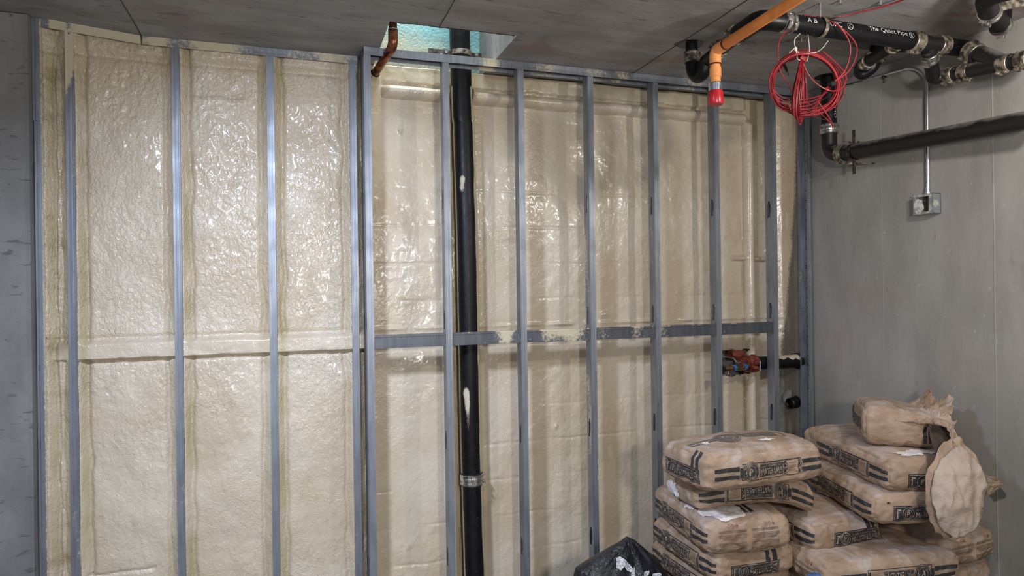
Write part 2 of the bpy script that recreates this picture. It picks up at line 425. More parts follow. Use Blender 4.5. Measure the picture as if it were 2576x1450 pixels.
# left foam
nu, nv = 330, 620
x = np.linspace(XL+.012, STEP+.02, nu); z = np.linspace(-.16, 2.80, nv); X, Z = np.meshgrid(x, z)
h = .010*fbm(X*2.6, Z*2.2, 1., 2) + .0055*fbm(X*9, Z*6, 4., 3)
rg = 1-np.abs(fbm(X*26, Z*17, 7., 2)); up_m = sstep(-.25, .25, fbm(X*1.5+4, Z*1.3, 2., 2))
h += (.0026+.0026*sstep(1.3, 2.2, Z))*(rg-.6)*(.35+.65*up_m)
h += .0013*(1-np.abs(fbm(X*52, Z*36, 3., 2)))*up_m
D = np.full_like(X, 9.); side = np.zeros_like(X); edge = np.zeros_like(X)
for c, w in [(-1.058, .017)]+[(s, .0165) for s in LS]:
    d = np.abs(X-c)-w; m = d < D; D = np.where(m, d, D); side = np.where(m, np.sign(X-c), side)
wob = .012*fbm(X*3, Z*5, 9., 2)
h += .020*np.exp(-(np.maximum(D, 0)/.013)**2)*(.7+.3*(side > 0))
h -= (.013+.006*(side > 0))*np.exp(-((D-.034-wob)/.011)**2)
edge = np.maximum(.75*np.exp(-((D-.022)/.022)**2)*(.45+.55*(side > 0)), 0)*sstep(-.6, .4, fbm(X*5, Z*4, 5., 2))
zt = 1.376+.005*fbm(X*6, 1., 1., 2); zb = 1.298+.004*fbm(X*9, 4., 2., 2)
nog = sstep(zb-.005, zb+.006, Z)*(1-sstep(zt-.012, zt+.010, Z))
nog = nog*sstep(-1.04, -.98, X)
low = .0135*(X < -.95)
h = np.where(nog > 0, h*(1-nog)+nog*(.030-low+.0028*fbm(X*12, Z*14, 5., 2)), h)
h -= .012*np.exp(-((Z-zb+.012)/.009)**2)*(X > -.95)
h -= .008*np.exp(-((Z-zt-.02)/.010)**2)
h += .016*sstep(2.715, 2.74, Z+.006*fbm(X*8, 3.)) - .010*np.exp(-((Z-2.705)/.012)**2)
# a sagging lip of foam high in the second bay and one low down
lip = 2.545+.010*fbm(X*14, 2., 1., 2)
h += .009*sstep(-.46, -.42, X)*(1-sstep(-.22, -.18, X))*(sstep(lip-.02, lip-.002, Z)*0 + np.exp(-((Z-lip)/.007)**2))
h -= .007*np.exp(-((Z-.30-.006*fbm(X*9, 1.))/.008)**2)*(X > -.9)*(X < -.62)
Yf = np.clip(3.540-h, 3.5065, 3.62)
bz = ceil_z
zz = Z.copy(); zz[-1, :] = [ceil_z(a)-.002 for a in x]
stain = .35*sstep(.15, .6, fbm(X*4, Z*9, 11., 2))*(X < -.93)+.5*np.exp(-((Z-1.37)/.03)**2)*(X < -.96)
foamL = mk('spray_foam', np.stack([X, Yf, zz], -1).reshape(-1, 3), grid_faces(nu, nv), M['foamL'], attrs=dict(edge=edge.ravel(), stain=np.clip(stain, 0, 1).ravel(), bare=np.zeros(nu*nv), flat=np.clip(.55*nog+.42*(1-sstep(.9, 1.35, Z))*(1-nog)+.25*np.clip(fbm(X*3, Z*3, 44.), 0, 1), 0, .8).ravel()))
tag(foamL, 'glossy rippled cream spray foam filling the bays on the left beside the dark concrete pier', 'insulation')
# foam return at the step
nyy = 8; ya = np.linspace(3.445, 3.62, nyy); Zb, Ya = np.meshgrid(z[::4], ya)
mk('foam_return', np.stack([STEP+.022+.003*fbm(Zb*8, Ya*9), Ya, Zb], -1).reshape(-1, 3), [f for f in grid_faces(len(z[::4]), nyy)], M['foamL'], foamL, attrs=dict(edge=np.full(Zb.size, .5), stain=np.zeros(Zb.size), bare=np.zeros(Zb.size)))

# right foam
nu, nv = 490, 560
x = np.linspace(STEP+.024, 3.225, nu); z = np.linspace(-.16, 2.80, nv); X, Z = np.meshgrid(x, z)
PXZ = np.interp(Z, [0, .8, 1.9, 2.95], [.926, .912, .906, .887])
h = .012*fbm(X*2.2+3, Z*1.8, 21., 2)+.0045*fbm(X*9, Z*7, 24., 3)+.0012*(1-np.abs(fbm(X*34, Z*28, 13., 2)))
h += .003*(1-np.abs(fbm(X*15, Z*9, 17., 2)))*sstep(0, .4, fbm(X*1.8, Z*1.6, 6., 2))
# block courses showing through
for k, zc_ in enumerate(np.arange(.12, 2.6, .203)):
    am = np.clip(.5+fbm(X*2.5, zc_*5, 3., 2), 0, 1)
    h -= .0042*am*np.exp(-((Z-zc_-.006*fbm(X*5, zc_*9))/.007)**2)
# joints every few blocks upward
for k, xc in enumerate((.56, 1.05, 1.42, 1.80, 2.22, 2.60)):
    h -= .003*np.exp(-((X-xc-.006*fbm(Z*5, xc*9))/.008)**2)*np.clip(fbm(X*2, Z*2, xc*7, 2)+.3, 0, 1)
# foam-covered pipe along the top, then down at the right
def ridge(d, r, hh): return np.where(np.abs(d) < r, np.sqrt(np.maximum(0, 1-(d/r)**2)), 0)*hh
tz = 2.665+.004*fbm(X*5, 2.); tr = .036
m1 = ((X > .50) & (X < 2.77))*1.0
side_a = np.minimum(sstep(.46, .52, X), 1-sstep(2.76, 2.80, X))
h = np.maximum(h, ridge(Z-tz, tr, .058)*side_a-.004)
h -= .012*np.exp(-((Z-tz+.043+.004*fbm(X*11, 4.))/.008)**2)*side_a
rim = tz+.052+.008*fbm(X*10, 7., 0., 3)
h += .020*sstep(rim-.006, rim+.006, Z)*side_a
h -= .012*np.exp(-((Z-rim+.012)/.008)**2)*side_a
vx = 2.795+.004*fbm(Z*3, 2.)
h = np.maximum(h, ridge(X-vx, .034, .052)*(1-sstep(2.62, 2.68, Z)))
h -= .010*np.exp(-((X-vx+.044)/.010)**2)*(Z < 2.6)
h -= .006*np.exp(-((X-vx-.044)/.008)**2)*(Z < 2.6)
# small branch stub to the right of the ridge
h = np.maximum(h, ridge(Z-1.775+.03*(X-2.7), .016, .035)*sstep(2.66, 2.68, X)*(1-sstep(2.90, 2.93, X)))
# foam banked up on each side of the riser
dp = np.abs(X-PXZ); h = np.where(Z < 2.70, h+.062*np.exp(-((dp-.060)/.017)**2)*(1+.18*fbm(X*10, Z*9, 31.)), h)
# under the blocking
h -= .008*np.exp(-((Z-1.287-.006*fbm(X*8, 3.))/.010)**2)
h += .014*np.exp(-((Z-1.392)/.010)**2)*np.clip(.5+fbm(X*7, 9.), 0, 1)
# drip and lumps
h += .014*np.exp(-(((X-.575)/.010)**2+((Z-2.46)/.016)**2))+.005*np.exp(-((X-.578)/.004)**2)*sstep(2.45, 2.47, Z)*(1-sstep(2.5, 2.52, Z))
h += .012*np.exp(-(((X-1.78)/.03)**2+((Z-1.44)/.018)**2))+.010*np.exp(-(((X-1.45)/.012)**2+((Z-.80)/.016)**2))
fx = np.interp(Z, [.6, .85, 1.2, 1.7, 2.2, 2.8], [2.99, 3.0, 3.05, 3.115, 3.165, 3.215])
fade = sstep(3.0, 3.10, X); h = h*(1-.75*fade)+.012*np.exp(-((X-2.95)/.04)**2)
h -= .012*sstep(fx-.02, fx+.05, X)*(1-sstep(3.06, 3.10, X))
Yf = np.clip(3.600-h, 3.418, 3.652)
Yf = np.where(dp < .066, np.maximum(Yf, 3.548+0*Yf), Yf)
Yc = np.interp(X, [3.02, 3.06, 3.10, 3.225], [0, .020, .055, .178]); Yf = Yf-Yc
Yf = np.where(X > 3.10, 3.600-.055-(X-3.10)*.98-h*.0, Yf)
XX = np.interp(X, [0, 3.02, 3.06, 3.10, 3.14, 3.225], [0, 3.02, 3.052, 3.068, 3.076, 3.0805])-.004*fade*(1-sstep(fx-.03, fx+.02, X))*(1+fbm(X*9, Z*7, 2.))
bare = sstep(.30, .75, sstep(fx-.045, fx+.035, X+.012*fbm(X*3, Z*5, 8., 3))+.22*fbm(X*90, Z*90, 3., 2))
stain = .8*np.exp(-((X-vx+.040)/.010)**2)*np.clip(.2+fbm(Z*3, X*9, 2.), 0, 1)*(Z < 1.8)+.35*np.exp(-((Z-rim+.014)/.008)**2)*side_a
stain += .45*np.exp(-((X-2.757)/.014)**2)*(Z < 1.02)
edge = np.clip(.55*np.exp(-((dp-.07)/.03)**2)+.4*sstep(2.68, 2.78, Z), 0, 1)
xc, zc_ = (X[:-1, :-1]+X[1:, 1:])/2, (Z[:-1, :-1]+Z[1:, 1:])/2
wig = .012*fbm(xc*14, zc_*14, 3., 2)
hole = (xc > 2.555+wig) & (xc < 2.765+wig) & (zc_ > 1.025+wig) & (zc_ < 1.190+wig)
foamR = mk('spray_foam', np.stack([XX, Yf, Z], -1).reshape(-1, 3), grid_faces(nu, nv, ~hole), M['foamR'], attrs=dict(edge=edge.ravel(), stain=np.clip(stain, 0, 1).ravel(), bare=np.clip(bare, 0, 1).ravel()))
tag(foamR, 'smoother cream spray foam on the wall behind the projecting stud row and black riser', 'insulation')
MB().box((2.52, 3.652, .99), (2.80, 3.659, 1.22)).build('niche_back', M['niche'], wb, smooth=False)
solid(foamR, .004, -1); solid(foamL, .004, -1)

# ------------------------------------------------------------------ studs
def sheet_profile(name, prof, axis, t0, t1, n, mat, parent, spray=None, holes=None, th=.0012):
    """thin folded sheet: prof = 2D points (a,b); extruded along axis from t0 to t1"""
    ts = np.linspace(t0, t1, n)
    if holes:
        ts = np.array(sorted(set(list(ts)+[q for hh in holes for q in (hh[0], hh[1])])))
    P = np.array(prof); m = len(P); V = []
    for t_ in ts:
        for a, b_ in P: V.append((a, b_, t_) if axis == 'z' else (t_, a, b_))
    keep = np.ones((len(ts)-1, m-1), bool)
    if holes:
        for j in range(len(ts)-1):
            tm = (ts[j]+ts[j+1])/2
            for (h0, h1, s0, s1) in holes:
                if h0 < tm < h1:
                    for i in range(s0, s1): keep[j, i] = False
    V = np.array(V); sp = spray(V[:, 0], V[:, 1], V[:, 2]) if spray else np.zeros(len(V))
    o = mk(name, V, grid_faces(m, len(ts), keep), mat, parent, smooth=False, attrs=dict(spray=sp))
    solid(o, th, 0); return o
def stud(xc, yf, z0, z1, label, group, spray=None, holes=(), depth=.064, w=.0165, flip=1):
    th = thing('metal_stud', (xc, yf+depth/2, z0), label, 'stud', group)
    y0, y1 = yf, yf+depth; s = flip
    # web on the left (flip=1), flanges run right, with returned lips; two shallow ribs in the flange
    prof = [(xc+s*w, y1-.007), (xc+s*w, y1), (xc-s*w, y1), (xc-s*w, y0+.046), (xc-s*w, y0+.040), (xc-s*w, y0+.022), (xc-s*w, y0+.016), (xc-s*w, y0), (xc-s*w*.45, y0+.0006), (xc-s*w*.35, y0+.0006), (xc-s*w*.2, y0+.0004), (xc+s*w*.3, y0+.0004), (xc+s*w*.45, y0+.0006), (xc+s*w*.6, y0+.0004), (xc+s*w, y0), (xc+s*w, y0+.008)]
    hl = []
    for zk in holes:
        hl += [(zk-.05, zk-.022, 3, 5)]; hl += [(zk-.022, zk+.03, 3, 6)]; hl += [(zk+.03, zk+.048, 4, 5)]
    sheet_profile('stud_body', prof, 'z', z0, z1, 140, M['galv'], th, spray, hl)
    b = MB()
    for zz_ in (z0+.03, z1-.045):
        b.tube([(xc, yf+.0005, zz_), (xc, yf-.0022, zz_)], .0045, 10)
    b.build('screw', M['zinc'], th, split=True)
    return th
KO = (2.065, 1.445, .825, .225)
places = ['stud between the corner post and the black riser', 'stud just right of the black riser, second of the projecting row', 'third stud right of the corner post, in the middle of the row',
          'stud rising directly behind the left edge of the cement bag stack', 'stud below the red capped orange pipe', 'last stud before the bare right corner']
for k, xk in enumerate(RS):
    sp = lambda x_, y_, z_, k=k: .12+.5*np.clip(fbm(z_*3, k*7.+x_*4, y_*9, 2), 0, 1)*(y_ > YR+.015)*(k > 1)
    stud(xk, YR, -.158, ZC-.004, 'galvanised steel '+places[k], 'studs of the projecting right row', sp, KO)
lab = ['galvanised stud nearest the concrete pier, its top smeared with cream foam', 'galvanised stud between the first and second wide foam bays on the left', 'galvanised stud between the second and third wide foam bays on the left', 'galvanised stud just left of the stepped corner post']
for k, xk in enumerate(LS):
    def sp(x_, y_, z_, k=k):
        e = .14+.25*fbm(z_*4, k*5.+x_*20, 1., 2)+.25*(y_ > YL+.002)
        if k == 0: e = e+.95*sstep(2.50, 2.66, z_-(x_+.935)*4)+.30*np.exp(-((z_-2.2)/.12)**2)*(x_ > -.935)+.3*np.exp(-((z_-.42)/.06)**2)*(x_ > -.93)
        return e
    stud(xk, YL, -.158, ceil_z(xk)-.004, lab[k], 'studs of the recessed left row', sp, (), depth=.02)
# stepped corner: front post and return post
spc = lambda x_, y_, z_: .12+.12*fbm(z_*5, x_*30+2, y_*20, 2)
stud(.376, YR, -.158, ZC-.004, 'galvanised front corner post where the framing steps forward', 'corner posts at the step', spc, KO)
th = thing('metal_stud', (.352, 3.46, -.158), 'narrow galvanised return stud tucked behind the front corner post', 'stud', 'corner posts at the step')
sheet_profile('stud_body', [(.372, 3.425), (.358, 3.425), (.358, 3.436), (.358, 3.470), (.358, 3.492), (.372, 3.492)], 'z', -.158, ZC-.004, 120, M['galvd'], th, spc, [(k_-.03, k_+.03, 2, 3) for k_ in KO])
# edge track at the pier, in two lengths lapped at 2.4 m
th = thing('wall_track', (-1.058, YL+.03, -.158), 'two-piece galvanised edge track against the dark concrete pier, lapped near the top', 'track')
spe = lambda x_, y_, z_: .12+.6*sstep(-1.050, -1.042, x_)+.1*fbm(z_*9, 2., x_*30)
sheet_profile('lower_length', [(-1.073, 3.56), (-1.073, YL-.003), (-1.064, YL-.0024), (-1.062, YL-.004), (-1.051, YL-.0035), (-1.043, YL-.003), (-1.0415, YL+.002)], 'z', -.158, 2.39, 120, M['galv'], th, spe)
sheet_profile('upper_length', [(-1.077, 3.56), (-1.077, YL-.007), (-1.066, YL-.0064), (-1.064, YL-.008), (-1.053, YL-.0075), (-1.044, YL-.007), (-1.0425, YL-.002)], 'z', 2.378, ceil_z(-1.06)-.003, 60, M['galv'], th, spe)
# corner track at the right wall
th = thing('wall_track', (3.066, 3.38, -.158), 'punched galvanised track fixed to the right-hand concrete wall at the corner', 'track')
spr = lambda x_, y_, z_: .22+.2*fbm(z_*3, x_*9, 2.)
sheet_profile('track_body', [(3.048, 3.358), (3.048, YR), (3.058, YR+.0004), (3.060, YR+.002), (3.070, YR+.0004), (3.080, YR), (3.080, 3.37), (3.080, 3.40), (3.080, 3.432), (3.052, 3.432), (3.052, 3.425)], 'z', -.158, ZC-.045, 160, M['galv'], th, spr, [(q-.004, q+.004, 6, 7) for q in np.arange(.3, 2.7, .061)])
b = MB()
for q in (2.3, 1.72, 1.10, .95): b.tube([(3.0785, 3.395, q), (3.076, 3.395, q)], .006, 10)
b.build('screw', M['darksteel'], th, split=True)

# ------------------------------------------------------------------ top tracks
def htrack(name, x0, x1, yf, depth, zfun, lab_, spray, mat=None, hgt=.040, grp='top tracks under the ceiling', lapz=0.):
    th = thing('top_track', ((x0+x1)/2, yf+depth/2, zfun(x0)-.02), lab_, 'track', grp)
    n = max(12, int((x1-x0)/.012)); ts = np.linspace(x0, x1, n); V = []
    for t_ in ts:
        z_ = zfun(t_)-.0015-lapz
        for a, c in ((yf, z_-hgt), (yf+.0008, z_-hgt*.55), (yf, z_-.0), (yf+depth, z_), (yf+depth, z_-hgt)): V.append((t_, a, c))
    V = np.array(V); o = mk('track_body', V, grid_faces(5, n), mat or M['galv'], th, smooth=False, attrs=dict(spray=spray(V[:, 0], V[:, 1], V[:, 2])))
    solid(o, .0014, 0); return th
def bumps(x_, spots): return sum(a*np.exp(-((x_-c)/w)**2) for c, w, a in spots)
htrack('t', -1.077, -.648, YL-.004, .07, ceil_z, 'foam-coated track length at the far left, climbing towards the pier', lambda x_, y_, z_: .28+.75*sstep(-1.03, -.99, x_)-.6*np.exp(-((x_+.935)/.022)**2)+.1*fbm(x_*20, z_*30))
htrack('t', -.640, .345, YL-.002, .07, ceil_z, 'long top track over the left bays, cream with grey patches at each stud', lambda x_, y_, z_: .26+.6*np.clip(bumps(x_, [(-.58, .05, 1), (-.33, .13, 1), (.22, .09, .8), (.05, .06, .35)]), 0, 1)+.08*fbm(x_*20, z_*30))
# return piece running front to back
th = thing('top_track', (STEP, 3.42, ZC-.02), 'short return track joining the left and right top tracks', 'track', 'top tracks under the ceiling')
b = MB().box((STEP-.0015, YR-.002, ZC-.044), (STEP, 3.497, ZC-.002)).build('track_body', M['galvd'], th, smooth=False)
MB().tube([(STEP-.0015, 3.40, ZC-.02), (STEP-.004, 3.40, ZC-.02)], .0045, 10).build('screw', M['zinc'], th, split=True)
flat = lambda x_: ZC
htrack('t', STEP, .812, YR-.004, .072, flat, 'top track length crossing below the shaft opening, left of the riser', lambda x_, y_, z_: .22+.1*fbm(x_*9, z_*20), hgt=.040)
htrack('t', .800, 3.046, YR-.007, .078, flat, 'long top track running from the riser to the right corner, patched with overspray', lambda x_, y_, z_: .24+np.clip(bumps(x_, [(1.01, .05, .55), (1.32, .08, .25), (1.62, .06, .25), (1.78, .05, .3), (2.25, .08, .22)]), 0, 1)+.1*fbm(x_*12, z_*30), hgt=.040)

# ------------------------------------------------------------------ mid-height blocking
th = thing('blocking_channel', (1.58, YR+.02, 1.34), 'grey steel blocking channel across the projecting row at mid height, spotted with foam', 'channel')
n = 520; ts = np.linspace(.395, 2.815, n); V = []
zt_, zb_ = 1.377, 1.312
for t_ in ts:
    for a, c in ((YR+.030, zt_), (YR+.0035, zt_), (YR+.0035, zt_-.010), (YR+.0045, zt_-.012), (YR+.0045, zb_+.012), (YR+.0035, zb_+.010), (YR+.0035, zb_), (YR+.030, zb_)): V.append((t_, a, c))
V = np.array(V); xx = V[:, 0]; q = (V[:, 2]-zb_)/(zt_-zb_)
s_ = bumps(xx, [(1.075, .05, .62), (1.32, .05, .35), (1.44, .10, .62), (1.85, .04, .35), (2.0, .07, .25), (1.65, .04, .2)])*(.55+.6*q) + .12*fbm(xx*14, V[:, 2]*30) + .30*(q > .93)*np.clip(.4+fbm(xx*5, 2.), 0, 1)
o = mk('channel_body', V, grid_faces(8, n), M['galvd'], th, smooth=False, attrs=dict(spray=.18+s_)); solid(o, .0012, 0)
b = MB()
for xk in RS[1:]:
    b.tube([(xk+.035, YR+.0030, 1.328), (xk+.035, YR+.0008, 1.328)], .004, 8)
b.build('screw', M['zinc'], th, split=True)

# ------------------------------------------------------------------ pipe fittings
def frame(ax):
    ax = Vector(ax).normalized(); ref = Vector((0, 0, 1)) if abs(ax.z) < .9 else Vector((0, -1, 0))
    s = ax.cross(ref).normalized(); return ax, s, s.cross(ax)
def coupling(par, c, ax, r, L, mat='steel', face=(0, -1, .2), bands=2):
    """no-hub coupling: rubber sleeve, corrugated shield, worm-drive bands"""
    c = Vector(c); ax, s, u = frame(ax); f = Vector(face); f = (f-ax*f.dot(ax)).normalized(); g = ax.cross(f)
    sh = MB().tube([c-ax*L/2, c+ax*L/2], r+.0045, 36, cap=False)
    sh.tube([c-ax*L*.5, c-ax*L*.49], r+.0045, 36)
    o = sh.build('coupling', M[mat], par); solid(o, .0015, 0)
    rb = MB().tube([c-ax*(L/2+.006), c+ax*(L/2+.006)], r+.0025, 32); rb.build('rubber_sleeve', M['rubber'], o)
    offs = (-.34, .34) if bands == 2 else (0,)
    for k in offs:
        b = MB(); p = c+ax*(L*k); b.tube([p-ax*.0055, p-ax*.005, p+ax*.005, p+ax*.0055], r+.0075, 36)
        q = p+g*(r+.012); b.obox(q-g*.002, (ax, g, f), (.0065, .006, .013))
        b.tube([q+f*.011, q+f*.021], .0058, 8)
        b.build('clamp_band', M[mat], o)
    # raised rib panel on the shield
    b = MB()
    for k in range(-2, 3):
        an = .16*k; d = f*math.cos(an)+g*math.sin(an); e = g*math.cos(an)-f*math.sin(an)
        b.obox(c+d*(r+.0058), (ax, e, d), (L*.20, r*.06, .0012))
    b.build('shield_rib', M[mat], o); return o
def seg(par, name, pts, r, mat='iron', n=32, spray=0.):
    P = [Vector(p) for p in pts]
    b = MB().tube(P, r, n); o = b.build(name, M[mat], par, attrs=dict(spray=np.full(b.n, spray))); return o

# main riser
PY_ = 3.487; R4 = .0555
def rp(z): return Vector((pipe_x(z)-.004*(z > 2.5), PY_, z))
th = thing('riser_pipe', tuple(rp(-.158)), 'large black cast-iron riser pipe in front of the foam, passing up through the ceiling', 'pipe')
def riser(z0, z1, name):
    zs = np.linspace(z0, z1, int((z1-z0)/.012)); n = 56; b = MB(); b.tube([rp(a) for a in zs], R4, n)
    V = np.concatenate(b.v); cx = np.array([rp(a).x for a in V[:, 2]]); ph = .255
    s = np.abs((V[:, 0]-cx)*math.cos(ph)-(V[:, 1]-PY_)*math.sin(ph))/R4
    front = (V[:, 1]-PY_)*math.cos(ph)+(V[:, 0]-cx)*math.sin(ph) < 0
    sp = sstep(.74, .99, s+.05*fbm(V[:, 2]*5, np.sign(V[:, 0]-cx)*9, 0., 3))*.9+(~front)*.5
    sp = np.where(V[:, 2] > 2.68, sp*.3, sp)
    for zc_, dx, a, wz in ((2.185, -.025, .9, .022), (2.14, -.03, .7, .03), (1.05, -.030, 1., .03), (.995, -.026, .8, .05), (.90, -.022, .42, .08)):
        sp = sp+front*a*np.exp(-(((V[:, 2]-zc_)/wz)**2+((V[:, 0]-cx-dx)/.014)**2))
    b.build(name, M['iron'], th, attrs=dict(spray=sp))
riser(-.158, .560, 'pipe_length'); riser(.600, 3.5, 'pipe_length')
coupling(th, rp(.581), (0, 0, 1), R4, .056, 'steel', (-.1, -1, 0))
# foam skin over the left side of the coupling
# riser clamp in the shaft
cz = 2.862
cc_ = rp(cz)
b = MB(); n = 40
b.tube([cc_-Vector((0, 0, .014)), cc_-Vector((0, 0, .013)), cc_+Vector((0, 0, .013)), cc_+Vector((0, 0, .014))], R4+.006, n)
o = b.build('riser_clamp', M['dullband'], th)
b = MB()
b.box((cc_.x-.175, cc_.y-.012, cz-.013), (cc_.x-.055, cc_.y-.004, cz+.013)); b.box((cc_.x+.052, cc_.y-.012, cz-.013), (cc_.x+.115, cc_.y-.004, cz+.013))
b.box((cc_.x-.10, cc_.y+.004, cz-.013), (cc_.x-.052, cc_.y+.012, cz+.013)); b.build('clamp_ear', M['darksteel'], o, smooth=False, split=True)
b = MB()
for dx in (-.083, .085):
    b.tube([(cc_.x+dx, cc_.y-.022, cz), (cc_.x+dx, cc_.y-.012, cz)], .009, 6); b.tube([(cc_.x+dx, cc_.y-.028, cz), (cc_.x+dx, cc_.y+.03, cz)], .004, 8)
b.build('bolt', M['zinc'], o, split=True)
th2 = thing('threaded_rod', (cc_.x-.12, 3.45, 2.83), 'short threaded rod with a nut resting below the clamp in the shaft opening', 'rod')
b = MB().tube([(cc_.x-.115, 3.44, 2.832), (cc_.x-.075, 3.49, 2.818)], .004, 8); b.build('rod', M['zinc'], th2)
MB().tube([(cc_.x-.118, 3.436, 2.833), (cc_.x-.110, 3.446, 2.830)], .010, 6).build('nut', M['zinc'], th2)

# copper line
P0, P1, P2 = PY(985, 40, 3.24), PY(989, 116, 3.26), PY(940, 190, 3.56)
th = thing('copper_pipe', tuple(P2), 'tarnished copper pipe bending down from the shaft opening into the foam', 'pipe')
P0 = Vector((P1.x-.004, P1.y, 3.6))
kn = Vector((P1.x, P1.y, P1.z))
d1 = (P2-kn).normalized()
b = MB().tube([P0, kn+Vector((0, 0, .075))], .0205, 24); b.build('upper_length', M['copper'], th)
b = MB().tube(bend([kn+Vector((0, 0, .08)), kn, kn+d1*.075], .06), .0238, 24); b.build('elbow', M['copper'], th)
b = MB().tube([kn+d1*.06, P2+d1*.05], .0205, 24); b.build('lower_length', M['copper'], th)
b = MB().tube([kn+Vector((0, 0, .078)), kn+Vector((0, 0, .081))], .0242, 24).build('solder_ring', M['zinc'], th)
# foam collar where it enters
ce = P2-d1*.01; n = 24; V = []
for j in range(9):
    t_ = j/8
    for i in range(n):
        a = 2*math.pi*i/n; rr = .024+.03*t_**1.5*(1+.3*float(pn(math.cos(a)*1.5, math.sin(a)*1.5, 4.)))
        ax_, s_, u_ = frame(d1); V.append(tuple(ce+ax_*(.075*t_-.02)+(s_*math.cos(a)+u_*math.sin(a))*rr))
mk('foam_collar', V, [(j*n+i, j*n+(i+1) % n, (j+1)*n+(i+1) % n, (j+1)*n+i) for j in range(8) for i in range(n)], M['splat'], th)

# ------------------------------------------------------------------ text as mesh
_tc = {}
def text2d(s):
    if s in _tc: return _tc[s]
    cu = bpy.data.curves.new('t', 'FONT'); cu.body = s; cu.size = 1; cu.resolution_u = 3
    ob = bpy.data.objects.new('t', cu); COL.objects.link(ob); dg = bpy.context.evaluated_depsgraph_get(); dg.update()
    me = bpy.data.meshes.new_from_object(ob.evaluated_get(dg)); v = np.array([p.co[:2] for p in me.vertices]); f = [tuple(p.vertices) for p in me.polygons]
    bpy.data.objects.remove(ob); bpy.data.curves.remove(cu); bpy.data.meshes.remove(me)
    v -= v.min(0); _tc[s] = (v, f); return _tc[s]
class D2:
    """flat design in metres, later wrapped onto a surface"""
    def __init__(s): s.v = []; s.f = []; s.n = 0
    def add(s, v, f):
        v = np.asarray(v, float).reshape(-1, 2); s.v.append(v); s.f += [tuple(i+s.n for i in q) for q in f]; s.n += len(v); return s
    def rect(s, a, b, c, d): return s.add([(a, b), (c, b), (c, d), (a, d)], [(0, 1, 2, 3)])
    def frame(s, a, b, c, d, w): return s.rect(a, b, c, b+w).rect(a, d-w, c, d).rect(a, b+w, a+w, d-w).rect(c-w, b+w, c, d-w)
    def ring(s, x, y, r0, r1, n=40):
        V = []
        for i in range(n): a = 2*math.pi*i/n; V += [(x+r0*math.cos(a), y+r0*math.sin(a)), (x+r1*math.cos(a), y+r1*math.sin(a))]
        return s.add(V, [(2*i, 2*i+1, (2*i+3) % (2*n), (2*i+2) % (2*n)) for i in range(n)])
    def disc(s, x, y, r, n=36): return s.ring(x, y, r*.5, r, n).ring(x, y, .0001, r*.5, n)
    def diamond(s, x, y, r, w):
        V = []
        for i in range(4): a = math.pi/2*i; V += [(x+(r-w)*math.cos(a), y+(r-w)*math.sin(a)), (x+r*math.cos(a), y+r*math.sin(a))]
        return s.add(V, [(2*i, 2*i+1, (2*i+3) % 8, (2*i+2) % 8) for i in range(4)])
    def text(s, st, a, b, c, d, rot=0):
        v, f = text2d(st); v = v/v.max(0)
        if rot == 90: v = np.stack([1-v[:, 1], v[:, 0]], 1)
        if rot == 180: v = 1-v
        return s.add(np.array([a, b])+v*np.array([c-a, d-b]), f)
    def arc_text(s, st, x, y, r, h, a0, a1, inner=False):
        v, f = text2d(st); v = v/v.max(0); an = a0+(a1-a0)*v[:, 0]; rr = (r+h*v[:, 1]) if not inner else (r+h*(1-v[:, 1]))
        return s.add(np.stack([x+rr*np.cos(an), y+rr*np.sin(an)], 1), f)
    def mesh(s, maxl=.010, flip=False):
        v = np.concatenate(s.v)
        if flip: v = -v
        bm = bmesh.new(); vs_ = [bm.verts.new((p[0], p[1], 0)) for p in v]
        for q in s.f:
            try: bm.faces.new([vs_[i] for i in q])
            except ValueError: pass
        bmesh.ops.triangulate(bm, faces=bm.faces)
        for _ in range(7):
            e = [e for e in bm.edges if e.calc_length() > maxl]
            if not e: break
            bmesh.ops.subdivide_edges(bm, edges=e, cuts=1); bmesh.ops.triangulate(bm, faces=[f for f in bm.faces if len(f.verts) > 3])
        bm.verts.index_update(); V = np.array([p.co[:2] for p in bm.verts]); Fq = [tuple(p.index for p in f.verts) for f in bm.faces]; bm.free()
        return V, Fq
def wrap_pipe(par, d2, c, ax, up_, r, mat='white', name='lettering'):
    V, f = d2.mesh(.006); ax = Vector(ax).normalized(); u = Vector(up_); u = (u-ax*u.dot(ax)).normalized(); g = u.cross(ax)*-1
    g = ax.cross(u)
    out = []
    for s_, t_ in V:
        a = t_/r; out.append(tuple(Vector(c)+ax*s_+(g*math.cos(a)+u*math.sin(a))*(r+.0006)))
    return mk(name, out, f, M[mat], par, smooth=False)

# ------------------------------------------------------------------ overhead drain (long pipe with written marking)
ZP = 2.70; R3 = .0375
A = Vector((1.955, 2.288, ZP)); B = Vector((2.70, 2.300, ZP))
th = thing('overhead_drain', (2.3, 2.29, ZP), 'black drain run under the ceiling with white lettering, silver couplings and branches to the wall', 'pipe')
seg(th, 'pipe_length', [A, B], R3)
axm = (B-A).normalized()
tee0, tee1 = B+axm*.012, B+axm*.16
seg(th, 'tee_fitting', [tee0, tee1], R3+.002, 'dusty')
coupling(th, B+axm*.012, axm, R3, .055, 'dullband', (0, -1, -.3))
coupling(th, A+axm*.03, axm, R3, .055, 'steel', (0, -.6, .8))
